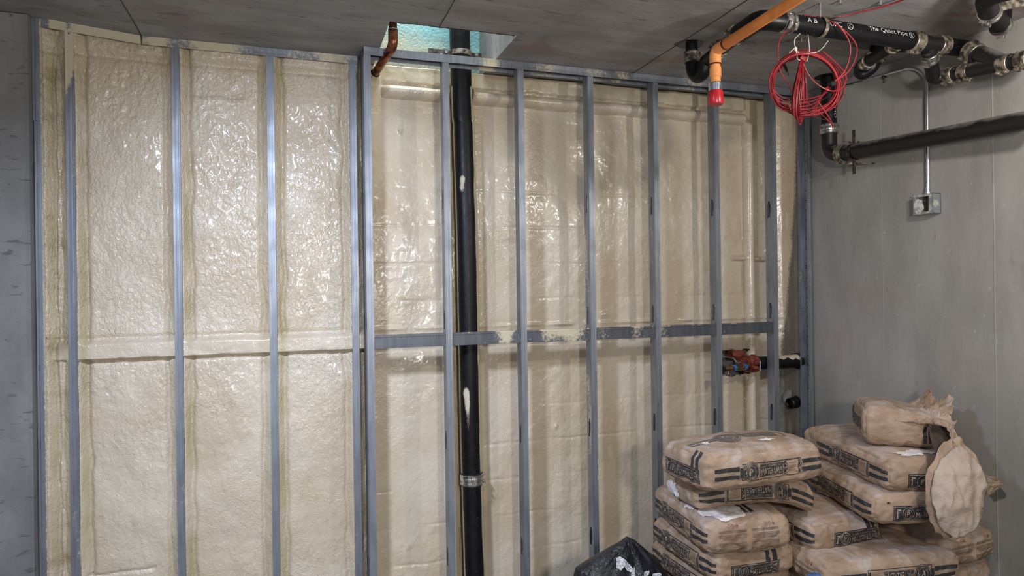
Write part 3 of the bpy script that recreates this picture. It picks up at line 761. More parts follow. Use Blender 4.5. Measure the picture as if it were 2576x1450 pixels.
# left sweep to the trap
e0 = A; e1 = Vector((1.86, 2.30, ZP+.003)); e2 = Vector((1.875, 2.45, ZP))
seg(th, 'sweep_elbow', bend([A+Vector((.01, 0, 0)), e1, e2], .11), R3+.004)
t1 = Vector((1.885, 2.52, ZP)); t2 = Vector((1.905, 2.63, ZP-.004)); t3 = Vector((1.922, 2.74, ZP-.01))
seg(th, 'pipe_length', [e2, t3], .031)
coupling(th, e2+(t1-e2)*.35, t1-e2, .031, .05, 'dullband', (-.6, -.5, -.6)); coupling(th, t2, t3-t2, .031, .05, 'dullband', (-.6, -.5, -.6))
seg(th, 'trap_bend', bend([t3-Vector((0, .02, 0)), t3+Vector((.0, .035, 0)), t3+Vector((0, .04, -.055)), t3+Vector((-.0, .1, -.062)), t3+Vector((-.01, .125, -.02)), t3+Vector((-.012, .125, .05))], .05), .031)
tp = t3+Vector((-.012, .125, 0)); seg(th, 'pipe_length', [tp+Vector((0, 0, .03)), Vector((tp.x, tp.y, 2.80))], .029)
coupling(th, tp+Vector((0, 0, .048)), (0, 0, 1), .031, .05, 'dullband', (-.3, -1, 0))
b = MB(); n = 36; V = []
for i in range(n):
    a = 2*math.pi*i/n; V += [(tp.x-.01+.075*math.cos(a)*(1+.1*math.sin(3*a)), tp.y+.06*math.sin(a), ZC-.0012), (tp.x-.01+.08*math.cos(a)*(1+.1*math.sin(3*a)), tp.y+.064*math.sin(a), ZC+.01)]
b.add(V, [(2*i, 2*((i+1) % n), 2*((i+1) % n)+1, 2*i+1) for i in range(n)]+[tuple(range(0, 2*n, 2))]).build('core_hole', M['tape'], cl, smooth=False)
# hangers
def hanger(x, y, wdt, drop=.0):
    b = MB()
    b.tube([(x, y-.0, ZC), (x, y, ZP+R3-.004)], .0048, 10)
    b.build('hanger_rod', M['zinc'], th)
    b = MB(); ring = [(x, y+(R3+.004)*math.cos(a), ZP+(R3+.004)*math.sin(a)) for a in np.linspace(0, 2*math.pi, 33)]
    for i in range(32): b.obox((Vector(ring[i])+Vector(ring[i+1]))/2, ((1, 0, 0), Vector(ring[i+1])-Vector(ring[i]), Vector((0, ring[i][1]-y, ring[i][2]-ZP))), (.009, .0045, .0014))
    b.build('hanger_loop', M['dullband'], th)
hanger(2.168, 2.291, .02)
b = MB(); b.obox((2.175, 2.335, ZP+R3+.012), ((.8, -.6, 0), (.6, .8, 0), (0, 0, 1)), (.085, .011, .002)); b.build('hanger_strap', M['darksteel'], th, smooth=False)
b = MB(); b.obox((2.07, 2.36, ZP-R3-.002), ((.7, -.7, 0), (.7, .7, 0), (0, 0, 1)), (.06, .012, .002)); b.tube([(2.10, 2.33, ZP-.055), (2.10, 2.33, ZP-.03)], .004, 8); b.build('lower_strap', M['darksteel'], th, smooth=False)
d = D2(); d.text('The Quiet Pipe', 0, 0, .225, .030); d.ring(.248, .013, .0125, .015); d.text('R', .243, .006, .253, .020)
wrap_pipe(th, d, A+axm*.445, axm, (0, -.12, 1), R3)
d = D2(); d.text('A B', .015, 0, .065, .02); d.text('UPC', .135, -.002, .20, .022); d.ring(.245, .010, .013, .016); d.text('C', .239, .003, .251, .017)
wrap_pipe(th, d, A+axm*.095, axm, (0, -.05, 1), R3)
# right of the tee
q0 = tee1; coupling(th, q0+axm*.012, axm, R3, .052, 'dullband', (0, -1, -.2))
q1 = q0+axm*.06
WX = 2.985
run0 = PX(2365, 194, WX); run1 = PX(2580, 149, WX-.02); rd = (run1-run0).normalized()
wy = run0+rd*.27
q2 = Vector((WX-.02, 2.235, 2.668))
seg(th, 'sweep_elbow', bend([q0+axm*.02, q1+axm*.05, q2], .07), R3)
seg(th, 'branch_arm', [q2, wy+rd*.05], R3-.003, 'dusty')
coupling(th, q2+(wy-q2)*.12, wy-q2, R3, .05, 'dullband', (-1, -.5, -.3))
# tee drop and elbow to the wall run
tm = (tee0+tee1)/2+axm*.012
dz = Vector((2.93, 2.395, 2.60))
d0 = tm+Vector((.015, .01, -.03))
seg(th, 'tee_branch', [tm, d0], .034)
seg(th, 'drop_elbow', bend([d0, d0+(dz-d0)*.5, dz+Vector((.02, .01, -.02)), run0+rd*.03], .05), .031, 'dusty')
coupling(th, d0+(dz-d0)*.22, dz-d0, .031, .052, 'steel', (-.3, -1, 0))
seg(th, 'wall_run', [run0, run1], .030, 'dusty')
coupling(th, run0+rd*.055, rd, .030, .05, 'dullband', (-1, 0, .2)); coupling(th, run0+rd*.135, rd, .030, .05, 'dullband', (-1, 0, .2))
seg(th, 'wye_fitting', [run0+rd*.165, run0+rd*.30], .034, 'dusty')
coupling(th, run0+rd*.325, rd, .032, .05, 'dullband', (-1, 0, .2)); coupling(th, run0+rd*.405, rd, .032, .05, 'dullband', (-1, 0, .2))
# branch running back to a trap and core hole
g0 = Vector((2.69, 2.33, ZP-.012)); g1 = PZ(2215, 135, 2.70); g2 = PZ(2178, 158, 2.70)
gd = (g2-g1).normalized()
seg(th, 'branch_arm', [g0, g1-gd*.10], .029); seg(th, 'pipe_length', [g1-gd*.1, g2], .027)
coupling(th, g1-gd*.115, gd, .028, .05, 'dullband', (-1, -.4, .1)); coupling(th, g2-gd*.01, gd, .028, .045, 'dullband', (-1, -.4, .1))
seg(th, 'trap_bend', bend([g2+gd*.01, g2+gd*.055, g2+gd*.075+Vector((.01, 0, -.03)), g2+Vector((.05, .06, -.035)), g2+Vector((.075, .02, -.01)), g2+Vector((.08, .015, .095))], .04), .027)
coupling(th, g2+Vector((.079, .017, .03)), (0, 0, 1), .027, .04, 'dullband', (-1, -.4, 0))
n = 36; V = []
for i in range(n):
    a = 2*math.pi*i/n; V.append((g2.x+.055+.10*math.cos(a), g2.y+.03+.055*math.sin(a)*(1+.2*math.cos(a)), ZC-.0012))
mk('core_hole', V, [tuple(range(n))], M['tape'], cl, smooth=False)

# ------------------------------------------------------------------ pipe at the upper right corner
k0 = PZ(2505, -25, 2.70); k1 = PZ(2487, 30, 2.70); k2 = PZ(2515, 58, 2.685)
th = thing('corner_elbow_pipe', tuple(k1), 'black elbow with bright clamp bands at the top right against the ceiling', 'pipe')
seg(th, 'elbow', bend([k0+Vector((.05, -.03, 0)), PZ(2478, -5, 2.70), k1, k2], .06), .036)
coupling(th, k1+(k2-k1)*.1, (k2-k1), .033, .04, 'steel', (-.5, -.8, -.2)); coupling(th, k2+Vector((.035, .02, -.002)), Vector((1, .15, .25)), .033, .035, 'steel', (0, -1, -.2), 1)
seg(th, 'outlet', [k2, k2+Vector((.05, .025, .0))], .033)
seg(th, 'riser', [k2+Vector((.055, .028, -.005)), k2+Vector((.075, .035, .119))], .031)
b = MB(); st = spline([PZ(2510, 20, 2.74), PZ(2540, 12, 2.75), PZ(2585, 2, 2.76)], 6)
for i in range(len(st)-1): b.obox((st[i]+st[i+1])/2, (st[i+1]-st[i], (0, 0, 1), (0, 1, 0)), ((st[i+1]-st[i]).length*.55, .018, .002))
b.build('steel_strap', M['dullband'], th)

# ------------------------------------------------------------------ vertical pipe and sloping run on the right wall
CX = 2.985
v0 = Vector((CX, 3.10, 2.80)); v1 = PX(2075, 330, CX); v1 = Vector((CX, 3.10, v1.z)); c0 = PX(2100, 384, CX); c1 = PX(2135, 384, CX); c2 = PX(2600, 300, CX+.02)
R2 = .042
th = thing('wall_drain', (CX, 3.10, 2.3), 'black drain dropping beside the cable coil and sloping along the right concrete wall', 'pipe')
seg(th, 'vertical_length', [v0, v1], R2)
seg(th, 'elbow', bend([v1+Vector((0, 0, -.01)), Vector((CX, 3.10, c0.z+.003)), c1+Vector((0, .03, 0))], .10), R2, 'dusty')
coupling(th, v1+Vector((0, 0, .003)), (0, 0, 1), R2, .055, 'steel', (-.2, -1, 0))
cdv = (c2-c1).normalized()
seg(th, 'sloping_length', [c1-cdv*.04, c2], R2, 'dusty')
coupling(th, c1-cdv*.045, cdv, R2, .045, 'dullband', (-1, 0, .2))
pc = PX(2148, 383, CX)
b = MB()
for i in range(32):
    a = 2*math.pi*i/32; a2 = 2*math.pi*(i+1)/32; ax, s_, u_ = frame(cdv)
    p_ = pc+(s_*math.cos(a)+u_*math.sin(a))*(R2+.004); q_ = pc+(s_*math.cos(a2)+u_*math.sin(a2))*(R2+.004)
    b.obox((p_+q_)/2, (ax, q_-p_, (p_+q_)/2-pc), (.010, (q_-p_).length*.52, .0018))
o = b.build('pipe_clamp', plain('rusty_clamp', (.10, .055, .04), .6, .4, .4, 40), th)
b = MB()
for s_ in (1, -1):
    b.obox(pc+Vector((0, 0, s_*.085)), ((1, 0, 0), (0, 1, .12*s_), (0, 0, 1)), (.002, .010, .036))
b.build('clamp_tab', M['darksteel'], o, smooth=False)
b = MB()
for s_ in (1, -1):
    z_ = pc.z+s_*.060; b.tube([(CX-.05, pc.y+.03, z_), (3.11, pc.y-.02, z_)], .0038, 8); b.tube([(CX-.01, pc.y+.02, z_), (CX+.0, pc.y+.018, z_)], .008, 6); b.tube([(CX+.03, pc.y+.01, z_), (CX+.04, pc.y+.008, z_)], .008, 6)
b.build('bolt', M['dullband'], o, split=True)
V, f = D2().text('NO', .095, 0, .155, .019).mesh(.006)
out = []
for s_, t_ in V:
    a = t_/R2-.02; out.append((CX+(R2+.0006)*math.sin(a), 3.10-(R2+.0006)*math.cos(a), 2.715-s_))
mk('lettering', out, f, M['white'], th, smooth=False)
n = 30; V = [(CX-.01+.075*math.cos(2*math.pi*i/n), 3.09+.07*math.sin(2*math.pi*i/n), ZC-.0012) for i in range(n)]
mk('core_hole', V, [tuple(range(n))], M['tape'], cl, smooth=False)

# ------------------------------------------------------------------ conduit and box
def wall_p(px, py, off=.012):
    X = 3.1
    for _ in range(6): p_ = PX(px, py, X); X = rwx(p_.y)-off
    return PX(px, py, X)
bx = wall_p(2335, 492)
th = thing('conduit', tuple(bx), 'bright galvanised conduit dropping down the right wall and curving towards the corner', 'conduit')
cA = wall_p(2343, 215); cA = Vector((cA.x, bx.y-.003, cA.z)); cB = wall_p(2285, 178); cC = wall_p(2127, 216)
path = bend([Vector((bx.x, bx.y, bx.z+.035)), Vector((bx.x-.003, bx.y-.003, wall_p(2338, 190).z)), Vector((cB.x, cB.y-.03, cB.z+.012)), cC], .10, 12)
MB().tube(path, .0095, 16).build('tube', M['zinc'], th)
o = MB().tube([Vector((bx.x, bx.y, bx.z+.006)), Vector((bx.x, bx.y, bx.z+.016)), Vector((bx.x, bx.y, bx.z+.018)), Vector((bx.x, bx.y, bx.z+.042))], .013, 12, rs=[.018, .018, .0125, .0125]).build('connector', M['zinc'], th)
cs = wall_p(2224, 193); cq = (cC-cB).normalized()
MB().tube([cs-cq*.006, cs+cq*.006], .0125, 16).tube([cs+Vector((-.002, 0, -.03)), cs+Vector((.012, 0, -.03))], .006, 8).obox(cs+Vector((.004, 0, -.018)), ((1, 0, 0), (0, 1, 0), (0, 0, 1)), (.002, .008, .018)).build('strap', M['dullband'], th)
# box
th = thing('junction_box', (3.12, bx.y, bx.z), 'open steel junction box spattered with pale plaster at the foot of the wall conduit', 'electrical box')
wx = rwx(bx.y); y0, y1 = bx.y-.058, bx.y+.052; z0, z1 = bx.z-.098, bx.z+.004; x0, x1 = wx-.054, wx+.002
b = MB(); tk = .0018
b.box((x1-tk, y0, z0), (x1, y1, z1)); b.box((x0, y0, z0), (x1, y0+tk, z1)); b.box((x0, y1-tk, z0), (x1, y1, z1)); b.box((x0, y0, z0), (x1, y1, z0+tk)); b.box((x0, y0, z1-tk), (x1, y1, z1))
b.build('box_body', M['box'], th, smooth=False)
b = MB(); b.box((x0-.001, y0, z0), (x0+tk, y0+.020, z1)); b.box((x0-.001, y1-.018, z0), (x0+tk, y1, z1)); b.box((x0-.001, y0+.02, z0), (x0+tk, y1-.018, z0+.012)); b.box((x0-.001, y0+.02, z1-.012), (x0+tk, y1-.018, z1))
b.build('mud_ring', M['box'], th, smooth=False)
b = MB()
for (yy, zz_) in ((bx.y-.02, bx.z-.075), (bx.y+.02, bx.z-.03)): b.tube([(x1-tk-.0012, yy, zz_), (x1-tk, yy, zz_)], .011, 16)
for yy in (bx.y-.035, bx.y+.0, bx.y+.03): b.tube([(x0+.025, yy, z0-.001), (x0+.025, yy, z0+.001)], .010, 14)
b.build('knockout', M['dullband'], th, split=True)
b = MB().tube(spline([(wx-.03, bx.y-.002, z1-.004), (wx-.035, bx.y-.008, z1-.03), (wx-.045, bx.y-.02, z1-.055)], 5), .0022, 8); b.build('wire_tail', M['glue'], th)
V = []; n = 18
for i in range(n):
    a = 2*math.pi*i/n; V.append((x0-.0015, bx.y+.022+.026*math.cos(a)*(1+.15*math.sin(4*a)), bx.z-.055+.038*math.sin(a)*(1+.1*math.cos(5*a))))
V += [(v_[0]+.006, v_[1], v_[2]) for v_ in V]
mk('plaster_blob', V, [tuple(range(n))]+[(i, (i+1) % n, n+(i+1) % n, n+i) for i in range(n)], plain('plaster', (.60, .62, .56), .6, var=.2, scale=60, bump=.5), th, smooth=False)

# ------------------------------------------------------------------ sprinkler drop
oa = PZ(1799, 128, 2.605); ob = Vector((oa.x-.075, oa.y-.62, 2.630))
obx = PZ(2000, 0, 2.62)
od = (obx-oa).normalized()
th = thing('sprinkler_pipe', tuple(oa), 'orange sprinkler pipe slanting across the ceiling to a red-capped drop', 'pipe')
RO = .0212
seg(th, 'pipe_length', [oa+od*.05, oa+od*1.1], RO, 'orange')
seg(th, 'elbow', bend([oa+od*.075, oa, oa+Vector((0, 0, -.055))], .05), .0245, 'orange2')
dn = oa+Vector((0, 0, -.03))
seg(th, 'drop', [oa+Vector((0, 0, -.05)), oa+Vector((0, 0, -.085))], RO, 'orange2')
b = MB(); z_ = oa.z; b.tube([(oa.x, oa.y, z_-.073), (oa.x, oa.y, z_-.112), (oa.x, oa.y, z_-.113), (oa.x, oa.y, z_-.135)], .02, 24, rs=[.0245, .0245, .0215, .0215]); b.build('adapter', M['orange2'], th)
b = MB(); b.tube([oa+od*.073, oa+od*.078], .0252, 24); b.tube([oa+Vector((0, 0, -.056)), oa+Vector((0, 0, -.061))], .0252, 24); b.build('primer_ring', M['glue'], th, split=True)
b = MB().tube([(oa.x, oa.y, z_-.132), (oa.x, oa.y, z_-.142)], .019, 6); b.build('brass_nut', M['brass'], th)
b = MB(); zz_ = np.linspace(z_-.140, z_-.180, 41); b.tube([(oa.x, oa.y, a) for a in zz_], .02, 28, rs=[.0265+.0022*math.cos(i*math.pi/2.5) for i in range(41)]); b.build('threaded_ring', M['zinc'], th)
b = MB(); b.tube([(oa.x, oa.y, z_-.172), (oa.x, oa.y, z_-.178), (oa.x, oa.y, z_-.225), (oa.x, oa.y, z_-.230), (oa.x, oa.y, z_-.228)], .03, 32, rs=[.0285, .0305, .0325, .0300, .015]); b.build('red_cap', M['redcap'], th)

# ------------------------------------------------------------------ red cables
RC = .0026
def cable(pts, n=8): return spline(pts, n)
YC = 2.26
def cp(px, py, dy=0.): return PY(px, py, YC+dy)
ctr = (2026, 214)
th = thing('cable_coil', tuple(cp(2025, 214)), 'round red cable coil hung face-on from white wire below the lettered pipe', 'cable')
b = MB(); b2 = MB()
for k in range(15):
    rx = 86+random.uniform(-8, 8); ry = 80+random.uniform(-6, 7); ox = random.uniform(-5, 5); oy = random.uniform(-4, 5); ph = random.uniform(0, 6)
    P = []
    for i in range(29):
        a = 2*math.pi*i/28+.5; rr = 1+.02*math.sin(2*a+ph)
        ex, ey = ctr[0]+ox+rx*rr*math.cos(a), ctr[1]+oy+ry*rr*math.sin(a)
        if math.sin(a) > 0: ey -= 26*math.sin(a)**2*abs(math.sin(ph))*.5
        # sag to the lower right taped gather
        P.append(cp(ex, ey, .012*math.sin(a+ph)+k*.003))
    (b if k % 4 else b2).tube(cable(P, 3), RC*1.15, 6)
o = b.build('cable_loop', M['cable'], th, split=True); b2.build('cable_loop', M['cablel'], th, split=True)
b = MB()
for k in range(5):
    dy_ = k*8
    P = [cp(2092+k, 205, .02), cp(2080-k*3, 232+k*2, 0), cp(2045, 246+dy_, -.02), cp(2000, 252+dy_, -.02), cp(1960-k*2, 240+dy_*.8, 0), cp(1941+k, 212, .01)]
    b.tube(cable(P, 6), RC, 6)
b.build('cable_loop', M['cable'], th, split=True)
b = MB(); q = cp(1980, 168, -.012); b.obox(q, ((.5, 0, -.85), (.85, 0, .5), (0, 1, 0)), (.017, .009, .008)); q2 = cp(2093, 212, -.01); b.obox(q2, ((.9, 0, .45), (-.45, 0, .9), (0, 1, 0)), (.013, .008, .010)); b.build('black_tape', M['tape'], th, split=True)
b = MB(); b.obox(cp(1984, 180, -.018), ((.2, 0, -.97), (.97, 0, .2), (0, 1, 0)), (.016, .005, .002)); b.build('tape_tail', M['tape'], th)
# loose outer loops belong to the coil
b = MB()
for dx in (0, 10):
    P = [cp(2030, 42, .06), cp(2065, 44, .03), cp(2110, 66, -.03), cp(2136+dx*1.4, 105, -.03), cp(2138+dx*1.6, 140, -.02), cp(2124+dx, 180, -.01), cp(2097, 207, 0), cp(2075, 225, 0)]
    b.tube(cable(P, 7), RC*1.1, 7)
P = [cp(2070, 130, .0), cp(2105, 160, -.01), cp(2128, 190, -.01), cp(2120, 220, -.01), cp(2092, 229, -.01), cp(2060, 215, 0), cp(2035, 190, 0), cp(2018, 155, 0)]
b.tube(cable(P, 7), RC, 7)
P = [cp(1978, 78, .03), cp(1962, 100, .0), cp(1957, 135, 0), cp(1962, 175, 0), cp(1985, 215, 0), cp(2005, 245, .01), cp(2040, 265, .01), cp(2085, 305, .02), cp(2095, 320, .02), cp(2088, 300, 0), cp(2060, 258, 0)]
b.tube(cable(P, 6), RC*.9, 7)
b.build('loose_loop', M['cablel'], th, split=True)
# flattened hank seen edge on
th = thing('cable_hank', tuple(cp(2015, 150)), 'narrow hank of red cable hanging edge-on through the middle of the round coil', 'cable')
b = MB()
for k in range(16):
    ox = random.uniform(-9, 9); w = random.uniform(4, 9); dpt = .035; bot = 318-abs(ox)*2.2-random.uniform(0, 12); s = random.uniform(-.01, .01)
    P = [cp(2016+ox*.3, 150, s), cp(2016+ox*.8-w*.5, 185, -dpt+s), cp(2011+ox-w, 235, -dpt*1.4+s), cp(2008+ox-w*.8, 285, -dpt+s), cp(2013+ox*.4, bot, s), cp(2018+ox+w*.4, 280, dpt+s), cp(2019+ox+w*.6, 220, dpt*1.3+s), cp(2018+ox*.5+w*.4, 180, dpt+s), cp(2016+ox*.3, 150, s)]
    b.tube(cable(P, 6), RC, 6)
b.build('cable_loop', M['cable'], th, split=True)
b = MB(); b.tube(cable([cp(2012, 144, -.01), cp(2019, 148, -.012), cp(2024, 152, -.01)], 4), .012, 8); b.build('cable_bend', M['cable'], th)
# hanging wires
th = thing('tie_wire', tuple(cp(2010, 90)), 'white tie wires holding the red coil below the lettered drain pipe', 'wire')
b = MB()
b.tube(cable([Vector((2.06, 2.29, ZP-R3)), cp(1999, 100), cp(2001, 122), cp(2004, 135), cp(2006, 148, -.01), cp(2013, 152, -.012)], 6), .0019, 7)
b.tube(cable([Vector((2.10, 2.29, ZP-R3)), cp(2034, 100), cp(2036, 125), cp(2033, 145), cp(2029, 155, -.012)], 6), .0019, 7)
b.tube(cable([cp(1985, 134), cp(1995, 125), cp(2001, 120), cp(2006, 130), cp(2014, 135), cp(2035, 134), cp(2055, 131), cp(2070, 120), cp(2083, 103)], 6), .0017, 7)
b.tube(cable([cp(2000, 118), cp(2005, 122), cp(1999, 125), cp(2004, 128)], 5), .002, 7)
b.build('wire_strand', M['tie'], th, split=True)
# overhead feed
th = thing('red_cable', (2.2, 2.2, 2.76), 'single dark red cable curving over the lettered pipe and up out at the top', 'cable')
P = [PZ(2020, 38, 2.745), PZ(2060, 43, 2.75), PZ(2110, 42, 2.765), PZ(2165, 30, 2.775), PZ(2230, 14, 2.78), PZ(2285, -6, 2.785), PZ(2340, -30, 2.79)]
MB().tube(cable(P, 8), .0034, 8).build('cable', M['cable'], th)
# tails into the conduit
th = thing('cable_tail', tuple(cC), 'thin dark red cable tails looping from the coil into the open conduit end', 'cable')
b = MB()
P = [cp(2045, 262, .0), cp(2075, 248, .1), PX(2105, 225, 2.9), cC]; b.tube(cable(P, 8), .0018, 6)
P = [cp(2030, 275, 0), cp(2050, 295, .08), PX(2085, 298, 2.8), PX(2108, 262, 2.95), cC]; b.tube(cable(P, 8), .0018, 6)
b.build('cable', M['glue'], th, split=True)
# anchors in the slab
for (ax_, ay_) in ((2114, 6), (2215, 9)):
    p_ = PZ(ax_, ay_-6, ZC)
    t_ = thing('ceiling_anchor', (p_.x, p_.y, ZC), 'small galvanised anchor bolt in the slab, '+('left' if ax_ < 2150 else 'right')+' one of the pair at the top edge', 'bolt', 'anchor bolts in the slab')
    MB().tube([(p_.x, p_.y, ZC+.01), (p_.x, p_.y, ZC-.018)], .0065, 12).build('anchor_sleeve', M['zinc'], t_)

# ------------------------------------------------------------------ valve assembly in the niche
vy = 3.475
v0 = PY(1892, 915, vy); v1 = PY(2014, 908, vy)
th = thing('valve_pipe', tuple(v0), 'black pipe with oxide red grooved coupling crossing behind the last studs', 'pipe')
b = MB(); n = 40; ts = np.linspace(0, 1, 60); b.tube([v0+(v1-v0)*a for a in ts], .042, 36)
V = np.concatenate(b.v); sp = sstep(.2, .9, (V[:, 2]-v0.z)/.042+.35*fbm(V[:, 0]*20, V[:, 1]*20))*sstep(2.80, 2.86, V[:, 0])
b.build('black_pipe', M['iron'], th, attrs=dict(spray=sp))
seg(th, 'wall_elbow', bend([v1-Vector((.03, 0, 0)), v1+Vector((.02, 0, 0)), v1+Vector((.03, .12, .05))], .05), .050, 'iron')
ax = (v1-v0).normalized(); b = MB()
b.tube([v0-ax*.045, v0-ax*.043, v0-ax*.030, v0-ax*.028, v0+ax*.004, v0+ax*.006, v0+ax*.022, v0+ax*.024], .05, 36, rs=[.040, .054, .056, .050, .050, .056, .054, .042])
o = b.build('grooved_coupling', M['grooved'], th)
b = MB(); b.obox(v0-ax*.010+Vector((0, -.052, .012)), ((1, 0, 0), (0, 1, 0), (0, 0, 1)), (.022, .014, .012)); b.obox(v0-ax*.010+Vector((0, -.052, -.018)), ((1, 0, 0), (0, 1, 0), (0, 0, 1)), (.022, .014, .010)); bevel(b.build('bolt_pad', M['grooved'], o, smooth=False, split=True), .003)
b = MB(); b.tube([v0+Vector((.0, -.075, .022)), v0+Vector((0, -.075, -.038))], .005, 8); b.tube([v0+Vector((.0, -.075, -.026)), v0+Vector((0, -.075, -.034))], .009, 6); b.build('bolt', M['steel'], o, split=True)
seg(th, 'end_cap', [v0-ax*.045, v0-ax*.075], .041, 'grooved'); b = MB(); b.tube([v0-ax*.062+Vector((0, .0, 0)), v0-ax*.066], .0455, 32); b.build('cap_rim', M['grooved'], th)
seg(th, 'red_back_pipe', [v0+Vector((-.02, .06, .045)), v0+Vector((-.11, .07, .055))], .032, 'grooved')
# small test valve with handle
w0 = PY(1822, 929, 3.40); w1 = PY(1880, 923, 3.43)
th = thing('ball_valve', tuple(w0), 'small bronze ball valve with blue rings and a grey lever beside the red coupling', 'valve')
wa = (w1-w0).normalized(); L_ = (w1-w0).length
b = MB(); b.tube([w0+wa*L_*a for a in (0, .20, .21, .34, .35, .36, .50, .51, .8, .81, 1.)], .01, 20, rs=[.015, .015, .011, .011, .016, .013, .013, .017, .017, .013, .013]); b.build('valve_body', M['brass'], th)
b = MB(); b.tube([w0+wa*L_*.18+Vector((0, 0, 0)), w0+wa*L_*.18+Vector((0, 0, -.034))], .009, 14, rs=[.009, .011]); b.build('drain_port', M['brass'], th)
b = MB()
for a in (.41, .45, .86, .92): b.tube([w0+wa*L_*a-wa*.002, w0+wa*L_*a+wa*.002], .0175, 20)
b.build('blue_ring', M['blue'], th, split=True)
b = MB(); b.tube([w0+wa*L_*.62, w0+wa*L_*.62+Vector((0, -.004, .032))], .005, 10); b.build('stem', M['brass'], th)
hp = spline([w0+wa*L_*.66+Vector((0, -.006, .032)), w0+wa*L_*.5+Vector((0, -.008, .034)), w0+wa*L_*.35+Vector((0, -.008, .062)), w0+wa*L_*-.05+Vector((0, -.006, .074))], 5)
b = MB()
for i in range(len(hp)-1): b.obox((hp[i]+hp[i+1])/2, (hp[i+1]-hp[i], (0, 1, 0), (0, 0, 1)), ((hp[i+1]-hp[i]).length*.56, .007, .0016))
b.build('lever', M['darksteel'] if False else M['steel'], th)
b = MB(); b.tube([w0-wa*.018, w0+wa*.001], .017, 8); b.tube([w0+Vector((-.006, 0, -.03)), w0+Vector((-.008, 0, .02))], .008, 10); b.build('handwheel', M['tape'], th)
b = MB(); b.tube([w0+wa*L_*.98, v0-ax*.072+Vector((0, -.02, 0))], .010, 12); b.build('nipple', M['brass'], th)
# stub below
s0 = PY(1986, 1016, 3.50)
s1 = s0+Vector((.085, 0, .012))
th = thing('pipe_stub', tuple(s0), 'short black open-ended pipe stub low in the right corner', 'pipe')
b = MB().tube([s1, s0+Vector((.02, 0, .002)), s0], .031, 28, cap=False, rs=[.040, .033, .033]); o = b.build('stub', M['iron'], th, attrs=dict(spray=np.zeros(b.n))); solid(o, .004)
MB().tube([s0+Vector((.03, 0, 0)), s0+Vector((.034, 0, 0))], .030, 24).build('dark_bore', M['inside'], th)
b = MB().tube([s0+Vector((.045, .035, .028)), s0+Vector((.045, .05, .028))], .052, 28); b.build('pale_disc', plain('grey_disc', (.30, .30, .31), .7), th)

# ------------------------------------------------------------------ cement bags
def design_long():
    k = D2(); l = D2(); f = D2()
    k.rect(-.285, .008, -.165, .026); k.rect(-.285, -.026, -.165, -.008); k.rect(.165, .008, .285, .026); k.rect(.165, -.026, .285, -.008)
    k.rect(-.162, -.020, -.147, .020); k.frame(-.150, -.036, .160, .034, .0028); k.rect(.146, -.028, .154, .026)
    k.disc(-.108, 0, .040); k.rect(-.064, -.025, .064, .026); k.rect(-.064, .029, .064, .034); k.rect(.068, -.025, .086, .026); k.rect(.068, .029, .150, .034)
    l.ring(-.108, 0, .0355, .0375); l.ring(-.108, 0, .0215, .0235); l.text('P', -.117, -.0135, -.099, .0135)
    l.rect(-.1135, -.019, -.1105, .019)
    l.arc_text('PACKAGE', -.108, 0, .0255, .0075, math.radians(150), math.radians(30)); l.arc_text('PAVEMENT', -.108, 0, .0255, .0075, math.radians(210), math.radians(330), True)
    l.text('QUALITY CONSTRUCTION', -.058, .010, .058, .020); l.text('MATERIALS', -.058, -.018, .058, .006); l.text('USA', .070, -.022, .084, .022, 90)
    l.frame(-.0625, -.0235, .0625, .0245, .0012)
    for j in range(7): f.rect(.092, -.020+j*.006, .138-.006*(j % 3), -.0180+j*.006)
    return k, l, f
def design_end():
    k = D2(); l = D2(); f = D2()
    k.rect(-.125, -.032, .125, .032)
    l.frame(-.121, -.028, .121, .028, .0014); l.ring(-.062, 0, .0235, .0255); l.ring(-.062, 0, .0140, .0155); l.text('P', -.068, -.0085, -.056, .0085)
    l.text('QUALITY CONSTRUCTION', -.028, .010, .082, .018); l.text('MATERIALS', -.028, -.018, .082, .006); l.text('USA', .092, -.022, .112, .022, 90); l.frame(.089, -.025, .116, .025, .001); l.rect(-.112, -.02, -.106, .02); l.rect(-.112, .012, -.094, .018)
    return k, l, f
def design_end_stripe():
    k, l, f = design_end(); k.rect(.052, .032, .074, .085); k.rect(.090, .032, .112, .085); return k, l, f
def design_hazard():
    k = D2(); l = D2(); f = D2(); r = D2()
    for cx in (-.082, .072):
        for j in range(16):
            if j in (2, 7, 8): continue
            w = .066 if j not in (6, 12) else .05
            f.rect(cx-w, .018-j*.0058, cx+w-.004*(j % 2), .0215-j*.0058)
        for q in (-1, 0, 1):
            r.diamond(cx+q*.019+(.02 if cx > 0 else 0), .038, .0095, .0016)
            if q == 1: k.disc(cx+q*.019+(.02 if cx > 0 else 0), .038, .0035, 10)
            else: k.text('!', cx+q*.019+(.02 if cx > 0 else 0)-.001, .0345, cx+q*.019+(.02 if cx > 0 else 0)+.001, .0415)
    return k, l, f, r
def design_top(faint=False):
    k = D2(); l = D2(); f = D2()
    k.disc(-.06, .0, .062); k.rect(-.25, -.012, -.12, .004); k.rect(-.25, .012, -.12, .028)
    k.rect(.010, -.030, .20, .030); k.frame(.205, -.03, .25, .03, .004)
    l.ring(-.06, 0, .054, .057); l.ring(-.06, 0, .032, .035); l.text('P', -.074, -.02, -.046, .02); l.text('MATERIALS', .02, -.02, .19, .014); l.text('QUALITY', .03, .018, .18, .026)
    return k, l, f
